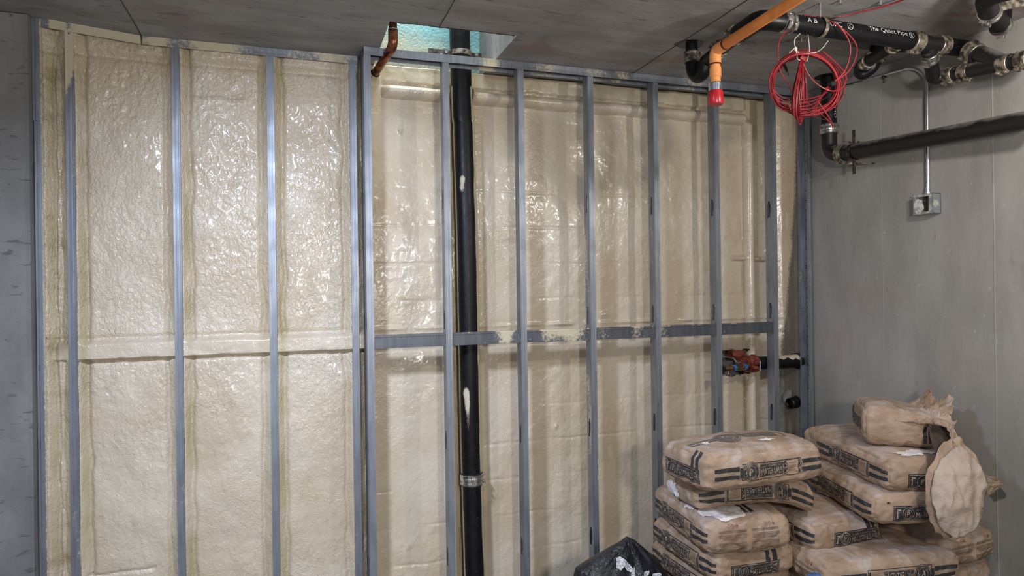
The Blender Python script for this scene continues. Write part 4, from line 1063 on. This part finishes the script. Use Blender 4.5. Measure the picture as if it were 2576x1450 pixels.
def design_boxes():
    k = D2(); l = D2(); f = D2()
    for (a, b_, c, d_) in ((-.18, -.03, -.10, .015), (-.09, -.035, .02, .01), (.03, -.03, .11, .02), (-.02, .02, .07, .05)):
        k.frame(a, b_, c, d_, .003)
        for j in range(4): k.rect(a+.008, b_+.007+j*.007, c-.01, b_+.0095+j*.007)
    return k, l, f
DES = {'long': design_long, 'end': design_end, 'ends': design_end_stripe, 'haz': design_hazard, 'top': design_top, 'boxes': design_boxes}

class Bag:
    def __init__(s, N, yaw, w, d, h, kind, seed, bulge=.022, slump=None):
        """N near lower-left seam corner at mid height; kind 'A': long side faces the viewer, 'C': end faces the viewer"""
        a = np.array([math.cos(yaw), math.sin(yaw), 0]); b_ = np.array([-math.sin(yaw), math.cos(yaw), 0])
        c = np.array([N[0], N[1], N[2]])+a*w/2+b_*d/2
        s.c = c; s.kind = kind; s.h = h; s.seed = seed; s.bulge = bulge; s.slump = slump
        if kind == 'A': s.ex, s.ey, s.L, s.S = a, b_, w, d
        else: s.ex, s.ey, s.L, s.S = -b_, a, d, w      # long axis runs away from the viewer; +x end faces the viewer
        s.ez = np.array([0, 0, 1.])
        s.r = min(.030, h*.26)
    def pos(s, c3):
        c3 = np.asarray(c3, float); hd = np.array([s.L/2, s.S/2, s.h/2]); q = c3*hd
        inner = np.clip(q, -(hd-s.r), hd-s.r); dv = q-inner; nn = np.linalg.norm(dv, axis=-1, keepdims=True); nn[nn == 0] = 1
        q = inner+dv/nn*s.r
        x, y, z = c3[..., 0], c3[..., 1], c3[..., 2]
        bx_, by_, bz_ = 1-x**2, 1-y**2, 1-z**2
        k = .35+.65*np.clip(1-np.abs(x)**3, 0, 1)
        q = q.copy()
        q[..., 2] += np.where(z > 0, s.bulge, s.bulge*.25)*z*(bx_*by_)**.6
        q[..., 1] += y*.014*bz_*bx_**.5; q[..., 0] += x*.010*bz_*by_**.5
        # ends pinch at the seams, edges sag
        q[..., 2] *= 1-.22*np.abs(x)**8*np.abs(y)**4
        sd = s.seed*13.7
        ext = .3+.7*np.maximum(np.abs(x)**4, np.abs(y)**6)
        dirv = c3/np.linalg.norm(c3, axis=-1, keepdims=True)
        w1 = .0065*fbm(q[..., 0]*6+sd, q[..., 1]*6, q[..., 2]*6, 2)
        w2 = .0058*ext*(1-2*np.abs(fbm(q[..., 0]*13+sd, q[..., 1]*13, q[..., 2]*20, 2)))
        w3 = .0015*(1-2*np.abs(fbm(q[..., 0]*26, q[..., 1]*26+sd, q[..., 2]*44, 2)))*ext
        q = q+dirv*(w1+w2+w3)[..., None]
        if s.slump: q = s.slump(s, q, c3)
        return q
    def world(s, c3):
        q = s.pos(c3); return s.c+q[..., :1]*s.ex+q[..., 1:2]*s.ey+q[..., 2:3]*s.ez
    FACES = {'front': (lambda u, v: (u, -1+0*u, v), 'L', 'h'), 'left': (lambda u, v: (-1+0*u, -u, v), 'S', 'h'), 'right': (lambda u, v: (1+0*u, u, v), 'S', 'h'), 'top': (lambda u, v: (u, v, 1+0*u), 'L', 'S'), 'topy': (lambda u, v: (-v, u, 1+0*u), 'S', 'L')}
    def on(s, face, S_, T_, off):
        fn, a, b_ = s.FACES[face]; la, lb = getattr(s, a), getattr(s, b_)
        def g(S_, T_):
            # arc length near the rounded edges maps onto neighbouring faces by clamping
            u = np.clip(2*S_/la, -.999, .999); v = 2*T_/lb
            over = np.clip(np.abs(v)-1, 0, None); vc = np.clip(v, -1, 1)
            c3 = np.stack(fn(u, vc), -1).astype(float)
            if face in ('front', 'left', 'right'):
                k = over*lb/2
                if face == 'front': c3[..., 1] += k/(s.S/2)
                elif face == 'left': c3[..., 0] += k/(s.L/2)
                else: c3[..., 0] -= k/(s.L/2)
            return s.world(c3)
        P = g(S_, T_); e = .002; n_ = np.cross(g(S_+e, T_)-P, g(S_, T_+e)-P); n_ /= np.linalg.norm(n_, axis=-1, keepdims=True)+1e-12
        return P+n_*(np.asarray(off, float)[..., None] if np.ndim(off) else off)
    def build(s, label, decals=(), name='cement_bag', group='paper cement bags in the corner pile', mat='paper'):
        s.th = thing(name, (s.c[0], s.c[1], s.c[2]-s.h/2), label, 'bag', group)
        nx_, ny_, nz_ = 76, 52, 24; V = []; Fq = []; off = 0
        def face(fn, na, nb):
            nonlocal off
            ua = np.sin(np.linspace(-1, 1, na)*math.pi/2*.92)/math.sin(math.pi/2*.92); va = np.linspace(-1, 1, nb); U, Vv = np.meshgrid(ua, va)
            V.append(s.world(np.stack(fn(U, Vv), -1).reshape(-1, 3))); Fq.extend([tuple(i+off for i in f) for f in grid_faces(na, nb)]); off += na*nb
        sy = lambda n: np.sin(np.linspace(-1, 1, n)*math.pi/2*.92)/math.sin(math.pi/2*.92)
        def face2(fn, A_, B_):
            nonlocal off
            U, Vv = np.meshgrid(A_, B_); V.append(s.world(np.stack(fn(U, Vv), -1).reshape(-1, 3))); Fq.extend([tuple(i+off for i in f) for f in grid_faces(len(A_), len(B_))]); off += len(A_)*len(B_)
        gx, gy, gz = sy(nx_), sy(ny_), sy(nz_)
        face2(lambda u, v: (u, -1+0*u, v), gx, gz); face2(lambda u, v: (-u, 1+0*u, v), gx, gz)
        face2(lambda u, v: (-1+0*u, -u, v), gy, gz); face2(lambda u, v: (1+0*u, u, v), gy, gz)
        face2(lambda u, v: (u, v, 1+0*u), gx, gy); face2(lambda u, v: (u, -v, -1+0*u), gx, gy)
        o = clean(mk('bag_body', np.concatenate(V), Fq, M[mat], s.th), .0002); s.body = o
        for p_ in o.data.polygons: p_.use_smooth = True
        for dc in decals: s.decal(*dc)
        return s.th
    def decal(s, face, des, flip=False, ds=0., dt=0., scale=1., ink='ink'):
        D_ = DES[des]()
        for lay, (dd, nm, mt, off) in enumerate(zip(D_, ('printed_band', 'printed_lettering', 'fine_print', 'hazard_diamonds'), (ink, 'lett', 'fine', 'redink'), (.0012, .0020, .0012, .0012))):
            if not dd.v: continue
            v, f = dd.mesh(.009, flip); P = s.on(face, v[:, 0]*scale+ds, v[:, 1]*scale+dt, off)
            mk(nm, P, f, M[mt], s.th, smooth=False)
    def patch(s, face, outline, mat, name, off=.003, thick=0.):
        d_ = D2(); d_.add(outline, [tuple(range(len(outline)))]); v, f = d_.mesh(.008)
        P = s.on(face, v[:, 0], v[:, 1], off+(.0015*fbm(v[:, 0]*60, v[:, 1]*60))); return mk(name, P, f, M[mat], s.th)
    def stripe(s, face, ds, w, t0, t1, name='printed_stripe', ink='ink'):
        d_ = D2(); d_.rect(ds, t0, ds+w, t1); d_.rect(ds+w*1.75, t0, ds+w*2.75, t1); v, f = d_.mesh(.009)
        return mk(name, s.on(face, v[:, 0], v[:, 1], .0013), f, M[ink], s.th, smooth=False)
def blob(cx, cy, rx, ry, seed, n=60, jag=.25):
    return [(cx+rx*math.cos(a)*(1+jag*float(fbm(math.cos(a)*2.2+seed, math.sin(a)*2.2, seed, 4))), cy+ry*math.sin(a)*(1+jag*float(fbm(math.cos(a)*2.2+seed, math.sin(a)*2.2, seed, 4)))) for a in np.linspace(0, 2*math.pi, n, endpoint=False)]
R_ = math.radians
# left stack, bottom to top
Bg = {}
def newbag(key, *a, **k):
    Bg[key] = Bag(*a, **k); return Bg[key]
e = newbag('E', (1.80, 2.56, .213), R_(1), .42, .55, .125, 'C', 5)
e.build('bottom bag of the left stack, only its dark label side and top edge showing', [('front', 'long', False, 0, 0)])
e = newbag('D', (1.768, 2.521, .345), R_(-1), .42, .545, .128, 'C', 4)
e.build('lower bag of the left stack with two dark stripes running up from its end label', [('front', 'long', False, 0, .0), ('right', 'ends', False, -.01, -.022)])
e = newbag('C', (1.711, 2.50, .494), R_(-7), .405, .56, .145, 'C', 3, bulge=.028)
e.build('bag with spilled white powder on top and fine hazard print on its end', [('front', 'long', False, 0, .002), ('right', 'haz', False, .0, .012)])
e.patch('topy', blob(-.09, -.185, .085, .085, 2.2, jag=.5), 'powder', 'powder_spill', .004)
e.patch('topy', blob(-.15, -.07, .045, .07, 5.2, jag=.5), 'powder', 'powder_spill', .004)
e.stripe('topy', .005, .016, -.235, .02)
def bendB(s, q, c3):
    x = q[..., 0]; q = q.copy(); q[..., 2] += -.9*np.clip(x-.02, 0, None)**2*1.2-.10*np.clip(-.05-x, 0, None)+.012; q[..., 2] += .010*np.clip(-x, 0, None); return q
e = newbag('B', (1.715, 2.575, .662), R_(-8), .58, .34, .125, 'A', 2, slump=bendB)
e.build('sagging bag with upside-down printing squeezed beneath the top bag of the left stack', [('front', 'long', True, .0, -.004)])
e.patch('left', blob(-.05, -.02, .06, .035, 8.2, jag=.5), 'powder', 'powder_spill', .003)
e = newbag('A', (1.641, 2.385, .808), R_(2), .610, .345, .150, 'A', 1, bulge=.035)
e.build('top bag of the left stack with a large round emblem printed on its upper face', [('front', 'long', False, .01, .0), ('left', 'end', False, 0.0, -.015), ('top', 'top', False, -.03, -.02, 1.0, 'inkf')])
e.stripe('left', .07, .018, .0, .095)
e.patch('top', blob(.06, -.10, .040, .010, 3.1, jag=.7), 'powder', 'powder_spill', .0025); e.patch('top', blob(-.21, -.03, .014, .02, 6.1, jag=.7), 'powder', 'powder_spill', .0025)
# middle
e = newbag('J', (2.170, 2.305, .325), R_(-8), .665, .40, .125, 'A', 6, bulge=.018)
e.build('wide dusty bag lying low in front with its printing upside down', [('front', 'long', True, .02, -.004), ('left', 'haz', False, 0, 0), ('top', 'boxes', False, -.02, .02, 1.2, 'inkf')])
e = newbag('F', (2.236, 2.439, .447), R_(0), .375, .56, .125, 'C', 7, bulge=.035)
e.build('yellowish bag resting on the wide low bag between the two stacks', [('front', 'long', False, 0, .0), ('right', 'ends', False, .04, -.012)])
# right stack
e = newbag('L', (2.845, 2.29, .215), R_(5), .32, .56, .130, 'C', 9)
e.build('pale-topped bottom bag at the far right edge of the pile', [])
e = newbag('K', (2.830, 2.262, .362), R_(5), .325, .56, .130, 'C', 8, bulge=.03)
e.build('bag with fine hazard print on its end, under the hanging torn paper by the wall', [('right', 'haz', False, .0, .01)])
e = newbag('H', (2.417, 2.286, .605), R_(-16), .42, .66, .125, 'C', 10, bulge=.02)
e.build('lower bag of the right stack with a small dark hole near its corner', [('front', 'long', False, .03, .0), ('right', 'end', False, .0, -.012)])
e.patch('right', blob(-.145, .035, .008, .005, 1.1, 16), 'inside', 'small_hole', .0016)
e = newbag('G', (2.494, 2.276, .748), R_(-15), .40, .76, .135, 'C', 11, bulge=.03)
e.build('upper bag of the right stack, carrying the torn open bag', [('front', 'long', False, .09, .0), ('right', 'end', False, .01, -.02)])
e.patch('topy', blob(-.02, -.31, .10, .035, 4.4, jag=.6), 'powder', 'powder_spill', .0025)
# open bag on top
def slI(s, q, c3):
    q = q.copy(); x = q[..., 0]; q[..., 2] = (q[..., 2]+s.h/2)*(1-.9*np.clip(x+.02, 0, None))*(1+.4*np.clip(-x, 0, None))-s.h/2; return q
e = newbag('I', (2.560, 2.465, .925), R_(-38), .30, .33, .165, 'A', 12, bulge=.02, slump=slI)
e.build('torn half-empty bag lying on top of the right stack, crumpled paper mouth open', [], group=None, name='open_cement_bag')
I = e
e.decal('left', 'end', False, .02, .0, .75); 
d_ = D2(); d_.rect(-.128, -.03, -.112, .05); d_.rect(-.104, -.03, -.088, .05); v, f = d_.mesh(.009); mk('printed_stripe', I.on('left', v[:, 0], v[:, 1], .0013), f, M['ink'], I.th, smooth=False)
d_ = D2(); d_.rect(.085, -.055, .10, .03); d_.rect(.108, -.055, .122, .03); v, f = d_.mesh(.009); mk('printed_stripe', I.on('front', v[:, 0], v[:, 1], .0013), f, M['ink'], I.th, smooth=False)
# mouth collar
ex, ey = Vector(I.ex), Vector(I.ey); Cm = Vector(I.c)+ex*.135
n, m = 90, 26; V = []
for j in range(m):
    t_ = j/(m-1)
    for i in range(n):
        a = 2*math.pi*i/n; ca, sa = math.cos(a), math.sin(a)
        k = 1+.20*t_*float(fbm(ca*2.6, sa*2.6, t_*1.5+3, 3))+.10*t_*(1-2*abs(float(pn(ca*5, sa*5, t_*3))))
        out_ = .085*t_*(1+.25*float(pn(ca*3, sa*3, 9.)))*(1.0+.5*max(0, sa))
        ry_ = .150*(1-.10*t_); rz_ = .050*(1+.55*t_*max(0, sa)**.7*1.0+.15*t_)
        V.append(tuple(Cm+ex*(out_-.03)+ey*(ry_*ca*k)+Vector((0, 0, .002+rz_*sa*k+(.035*t_ if sa > 0 else -.004*t_)))))
o = mk('torn_mouth', V, [(j*n+i, j*n+(i+1) % n, (j+1)*n+(i+1) % n, (j+1)*n+i) for j in range(m-1) for i in range(n)], M['paper'], I.th); solid(o, .0016)
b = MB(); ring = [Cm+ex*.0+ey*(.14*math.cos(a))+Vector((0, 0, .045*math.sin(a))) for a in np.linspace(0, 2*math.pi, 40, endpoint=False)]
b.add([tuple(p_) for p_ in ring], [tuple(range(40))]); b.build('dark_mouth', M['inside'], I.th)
# crumpled paper crest along the top
def crumple(name, P0, U, Vv, nu, nv, amp, seed, mat, par, edge=.0, fr=9.):
    P0, U, Vv = Vector(P0), Vector(U), Vector(Vv); N_ = U.cross(Vv).normalized(); out = []
    for j in range(nv):
        for i in range(nu):
            s_, t_ = i/(nu-1), j/(nv-1); L1, L2 = U.length, Vv.length
            r_ = float(fbm(s_*L1*fr+seed, t_*L2*fr, seed, 3)); r2 = 1-2*abs(float(fbm(s_*L1*fr*1.3, t_*L2*fr*1.3+seed, 2., 2)))
            ee = edge*float(fbm(s_*9+seed, 3., 1., 3))*t_
            out.append(tuple(P0+U*s_+Vv*(t_+ee)+N_*(amp*(.6*r_+.7*r2)*(.3+.7*math.sin(math.pi*min(1, t_*.8+.15))))))
    o = mk(name, out, grid_faces(nu, nv), M[mat], par); solid(o, .0013); return o
def drape(name, pts_a, pts_b, amp, seed, mat, nu=80, nv=28, edge=.0, fr=7.):
    """paper sheet between two rails, folded along its length"""
    A_ = spline(pts_a, 20); B_ = spline(pts_b, 20); out = []
    for j in range(nv):
        for i in range(nu):
            ia = i/(nu-1)*(len(A_)-1); ib = i/(nu-1)*(len(B_)-1)
            a_ = A_[int(ia)].lerp(A_[min(int(ia)+1, len(A_)-1)], ia % 1); b_ = B_[int(ib)].lerp(B_[min(int(ib)+1, len(B_)-1)], ib % 1)
            t_ = j/(nv-1); t2 = t_*(1+edge*float(fbm(i/nu*7+seed, 1.5, 2., 4)))
            p_ = a_.lerp(b_, t2); nrm = Vector((-.25, -.8, .5))
            fo = 1-2*abs(float(pn(i/nu*fr*1.0+seed, t_*1.6, seed))); fi = float(fbm(i/nu*fr*2+seed, t_*4, seed, 2))
            out.append(tuple(p_+nrm*(amp*(fo*(.35+.9*t_)+.45*fi))))
    o = mk(name, out, grid_faces(nu, nv), M[mat], I.th, smooth=False); solid(o, .0013); return o
gp = lambda x_, y_, Y_: PY(x_, y_, Y_)
drape('crumpled_crest', [gp(2225, 1050, 2.50), gp(2290, 1052, 2.40), gp(2345, 1062, 2.30), gp(2392, 1085, 2.22)], [gp(2262, 1030, 2.56), gp(2306, 1005, 2.52), gp(2338, 1000, 2.46), gp(2372, 1048, 2.36)], .022, 3.3, 'paper', edge=.22, fr=6)
drape('crumpled_crest', [gp(2250, 1060, 2.38), gp(2300, 1064, 2.32), gp(2350, 1072, 2.26), gp(2400, 1096, 2.19)], [gp(2275, 1034, 2.46), gp(2318, 1022, 2.42), gp(2352, 1028, 2.36), gp(2400, 1062, 2.27)], .020, 7.7, 'paper', edge=.2, fr=5)
drape('torn_strip', [gp(2316, 1022, 2.50), gp(2330, 1022, 2.47), gp(2352, 1036, 2.43)], [gp(2320, 990, 2.52), gp(2336, 984, 2.50), gp(2356, 1004, 2.46)], .014, 5.1, 'paper', 50, 24, .35, 4)
drape('inside_fold', [gp(2336, 1068, 2.26), gp(2340, 1100, 2.22), gp(2352, 1142, 2.16)], [gp(2384, 1078, 2.22), gp(2402, 1105, 2.18), gp(2412, 1138, 2.14)], .004, 2.3, 'inside', 40, 14, .0, 3)
drape('side_strip', [gp(2352, 1052, 2.26), gp(2386, 1062, 2.22), gp(2404, 1090, 2.19), gp(2420, 1134, 2.15)], [gp(2348, 1068, 2.21), gp(2378, 1078, 2.18), gp(2390, 1100, 2.15), gp(2403, 1134, 2.11)], .009, 9.3, 'paper', 60, 24, .15, 4)
d_ = D2(); d_.disc(0, 0, .026); d_.rect(-.05, -.012, -.026, .012)
# hanging torn sheet: three overlapping torn plies
def flap(name, cpx, rx, ry, Yo, mat, seed, cup, tilt=0.):
    C_ = PY(cpx[0], cpx[1], Yo); n, m = 96, 26; V = []
    right_ = Vector((.955, -.295, 0)); out_ = Vector((-.295, -.955, 0))
    for j in range(m):
        t_ = j/(m-1)
        for i in range(n):
            a = 2*math.pi*i/n; ca, sa = math.cos(a), math.sin(a)
            k = 1+.075*float(fbm(ca*2+seed, sa*2, seed, 2))*t_+.03*t_*float(fbm(ca*10, sa*10, seed, 2))
            x_ = rx*ca*t_*k; z_ = ry*sa*t_*k
            top = max(0, sa*t_-.45); x_ *= 1-.55*top; x_ += .04*top
            w_ = cup*(1-t_**2)+.018*float(fbm(x_*8+seed, z_*5, seed, 2))+.008*(1-2*abs(float(fbm(x_*16+z_*6, z_*7-x_*9, seed, 2))))
            V.append(tuple(C_+right_*(x_+tilt*z_)+Vector((0, 0, z_))+out_*w_-out_*(.10*top)))
    o = mk(name, V, [(j*n+i, j*n+(i+1) % n, (j+1)*n+(i+1) % n, (j+1)*n+i) for j in range(m-1) for i in range(n)], M[mat], I.th)
    clean(o, .00005)
    for p_ in o.data.polygons: p_.use_smooth = True
    solid(o, .0013); return o
flap('outer_ply', (2401, 1232), .132, .205, 2.10, 'paper', 2.1, .020, .05)
flap('inner_ply', (2411, 1240), .118, .185, 2.075, 'paperin', 4.3, .030, .03)
drape('torn_tag', [gp(2478, 1195, 2.12), gp(2484, 1215, 2.12), gp(2482, 1250, 2.12)], [gp(2503, 1203, 2.15), gp(2517, 1222, 2.16), gp(2500, 1240, 2.15)], .010, 1.3, 'paper', 30, 16, .3, 4)
# pallet
for zb_, lb in ((-.012, 'upper timber pallet directly under the pile of cement bags'), (-.16, 'lower timber pallet resting on the floor under another pallet')):
    th = thing('wooden_pallet', (2.4, 2.65, zb_), lb, 'pallet', 'pallets under the bags')
    b = MB()
    for k in range(9): b.box((1.72, 2.28+k*.095, zb_+.125), (3.10, 2.355+k*.095, zb_+.147))
    b.build('deck_board', M['wood'], th, smooth=False, split=True)
    b = MB()
    for x_ in (1.76, 2.38, 3.02): b.box((x_-.04, 2.29, zb_), (x_+.04, 3.10, zb_+.124))
    b.build('stringer', M['wood'], th, smooth=False, split=True)
e = newbag('M', (2.235, 2.40, .2), R_(-5), .60, .42, .125, 'A', 15); e.build('bag lying directly beneath the wide dusty low bag, only its upper edge showing', [])
# scrap of blue cloth
p_ = PY(2050, 1449, 2.27); th = thing('blue_rag', tuple(p_), 'scrap of blue cloth just showing at the bottom edge before the wide low bag', 'rag')
V = []; n, m = 24, 12
for j in range(m):
    for i in range(n):
        a = 2*math.pi*i/n; ph = math.pi*j/(m-1)-math.pi/2; k = 1+.3*float(fbm(math.cos(a)*2, math.sin(a)*2, ph*2, 3))
        V.append((p_.x+.034*math.cos(a)*math.cos(ph)*k, p_.y+.025*math.sin(a)*math.cos(ph)*k, p_.z-.012+.022*math.sin(ph)*k))
mk('cloth', V, [(j*n+i, j*n+(i+1) % n, (j+1)*n+(i+1) % n, (j+1)*n+i) for j in range(m-1) for i in range(n)], M['bluecloth'], th)

# ------------------------------------------------------------------ black polythene sack
pk = PY(1578, 1352, 2.86); bl = PY(1470, 1450, 2.78); br = PY(1692, 1440, 2.78)
th = thing('black_sack', (pk.x, pk.y, -.158), 'black plastic sack with a peaked corner and white markings, left of the bags', 'sack')
n, m = 160, 80; V = []
nl, nr = (pk.x-bl.x), (br.x-pk.x)
for j in range(m):
    t_ = j/(m-1); drop = (pk.z+.158)*t_**1.3; zz_ = pk.z-drop
    wl_ = .006+np.interp(drop, [0, .02, pk.z-bl.z, .6], [0, .03, nl, nl+.10]); wr_ = .006+np.interp(drop, [0, .02, (pk.z-br.z)*.8, pk.z-br.z+.03, .6], [0, .035, nr*.80, nr, nr+.02])
    for i in range(n):
        a = 2*math.pi*i/n; ca, sa = math.cos(a), math.sin(a)
        sq = (abs(ca)**2.6+abs(sa)**2.6)**(-1/2.6)
        f_ = float(fbm(ca*2.4, sa*2.4, zz_*5, 3)); cr = 1-2*abs(float(fbm(ca*3.5+drop*2, drop*5, sa*2, 2)))
        ry = .008+.16*min(1, drop/.35)**.8
        V.append((pk.x+(wr_ if ca > 0 else wl_)*ca*sq*(1+.02*f_), pk.y+ry*sa*sq*(1+.14*f_)+(-.012*cr if sa < 0 else 0)*min(1, drop*6), zz_))
o = mk('sack_body', V, [(j*n+i, j*n+(i+1) % n, (j+1)*n+(i+1) % n, (j+1)*n+i) for j in range(m-1) for i in range(n)]+[tuple(range(n))], M['poly'], th)
SV = np.array(V).reshape(m, n, 3)
def sackpt(X_, Z_):
    """front surface point at world x, z"""
    front = SV[:, n//2:, :].reshape(-1, 3); k = np.argsort((front[:, 0]-X_)**2+(front[:, 2]-Z_)**2)[:4]; return front[k, 1].min()
def mark(poly, name='white_marking', mt='white'):
    d_ = D2(); d_.add(poly, [tuple(range(len(poly)))]); v, f = d_.mesh(.007); out = []
    for (a_, b_) in v:
        q = PY(a_*1000, b_*1000, 2.78); out.append((q.x, sackpt(q.x, q.z)-.003, q.z))
    mk(name, out, f, M[mt], th, smooth=False)
def pm(pts): return [(a/1000., b_/1000.) for a, b_ in pts]
_oldm = D2.mesh
mark(pm([(1556, 1410), (1566, 1406), (1577, 1412), (1588, 1425), (1595, 1434), (1588, 1441), (1578, 1437), (1572, 1427), (1562, 1436), (1552, 1430)]))
mark(pm([(1597, 1427), (1600, 1434), (1596, 1452), (1586, 1452), (1588, 1443)]))
mark(pm([(1617, 1437), (1632, 1435), (1629, 1442), (1620, 1452), (1613, 1452)]))
mark(pm([(1640, 1443), (1660, 1441), (1662, 1446), (1645, 1452), (1636, 1452)]))
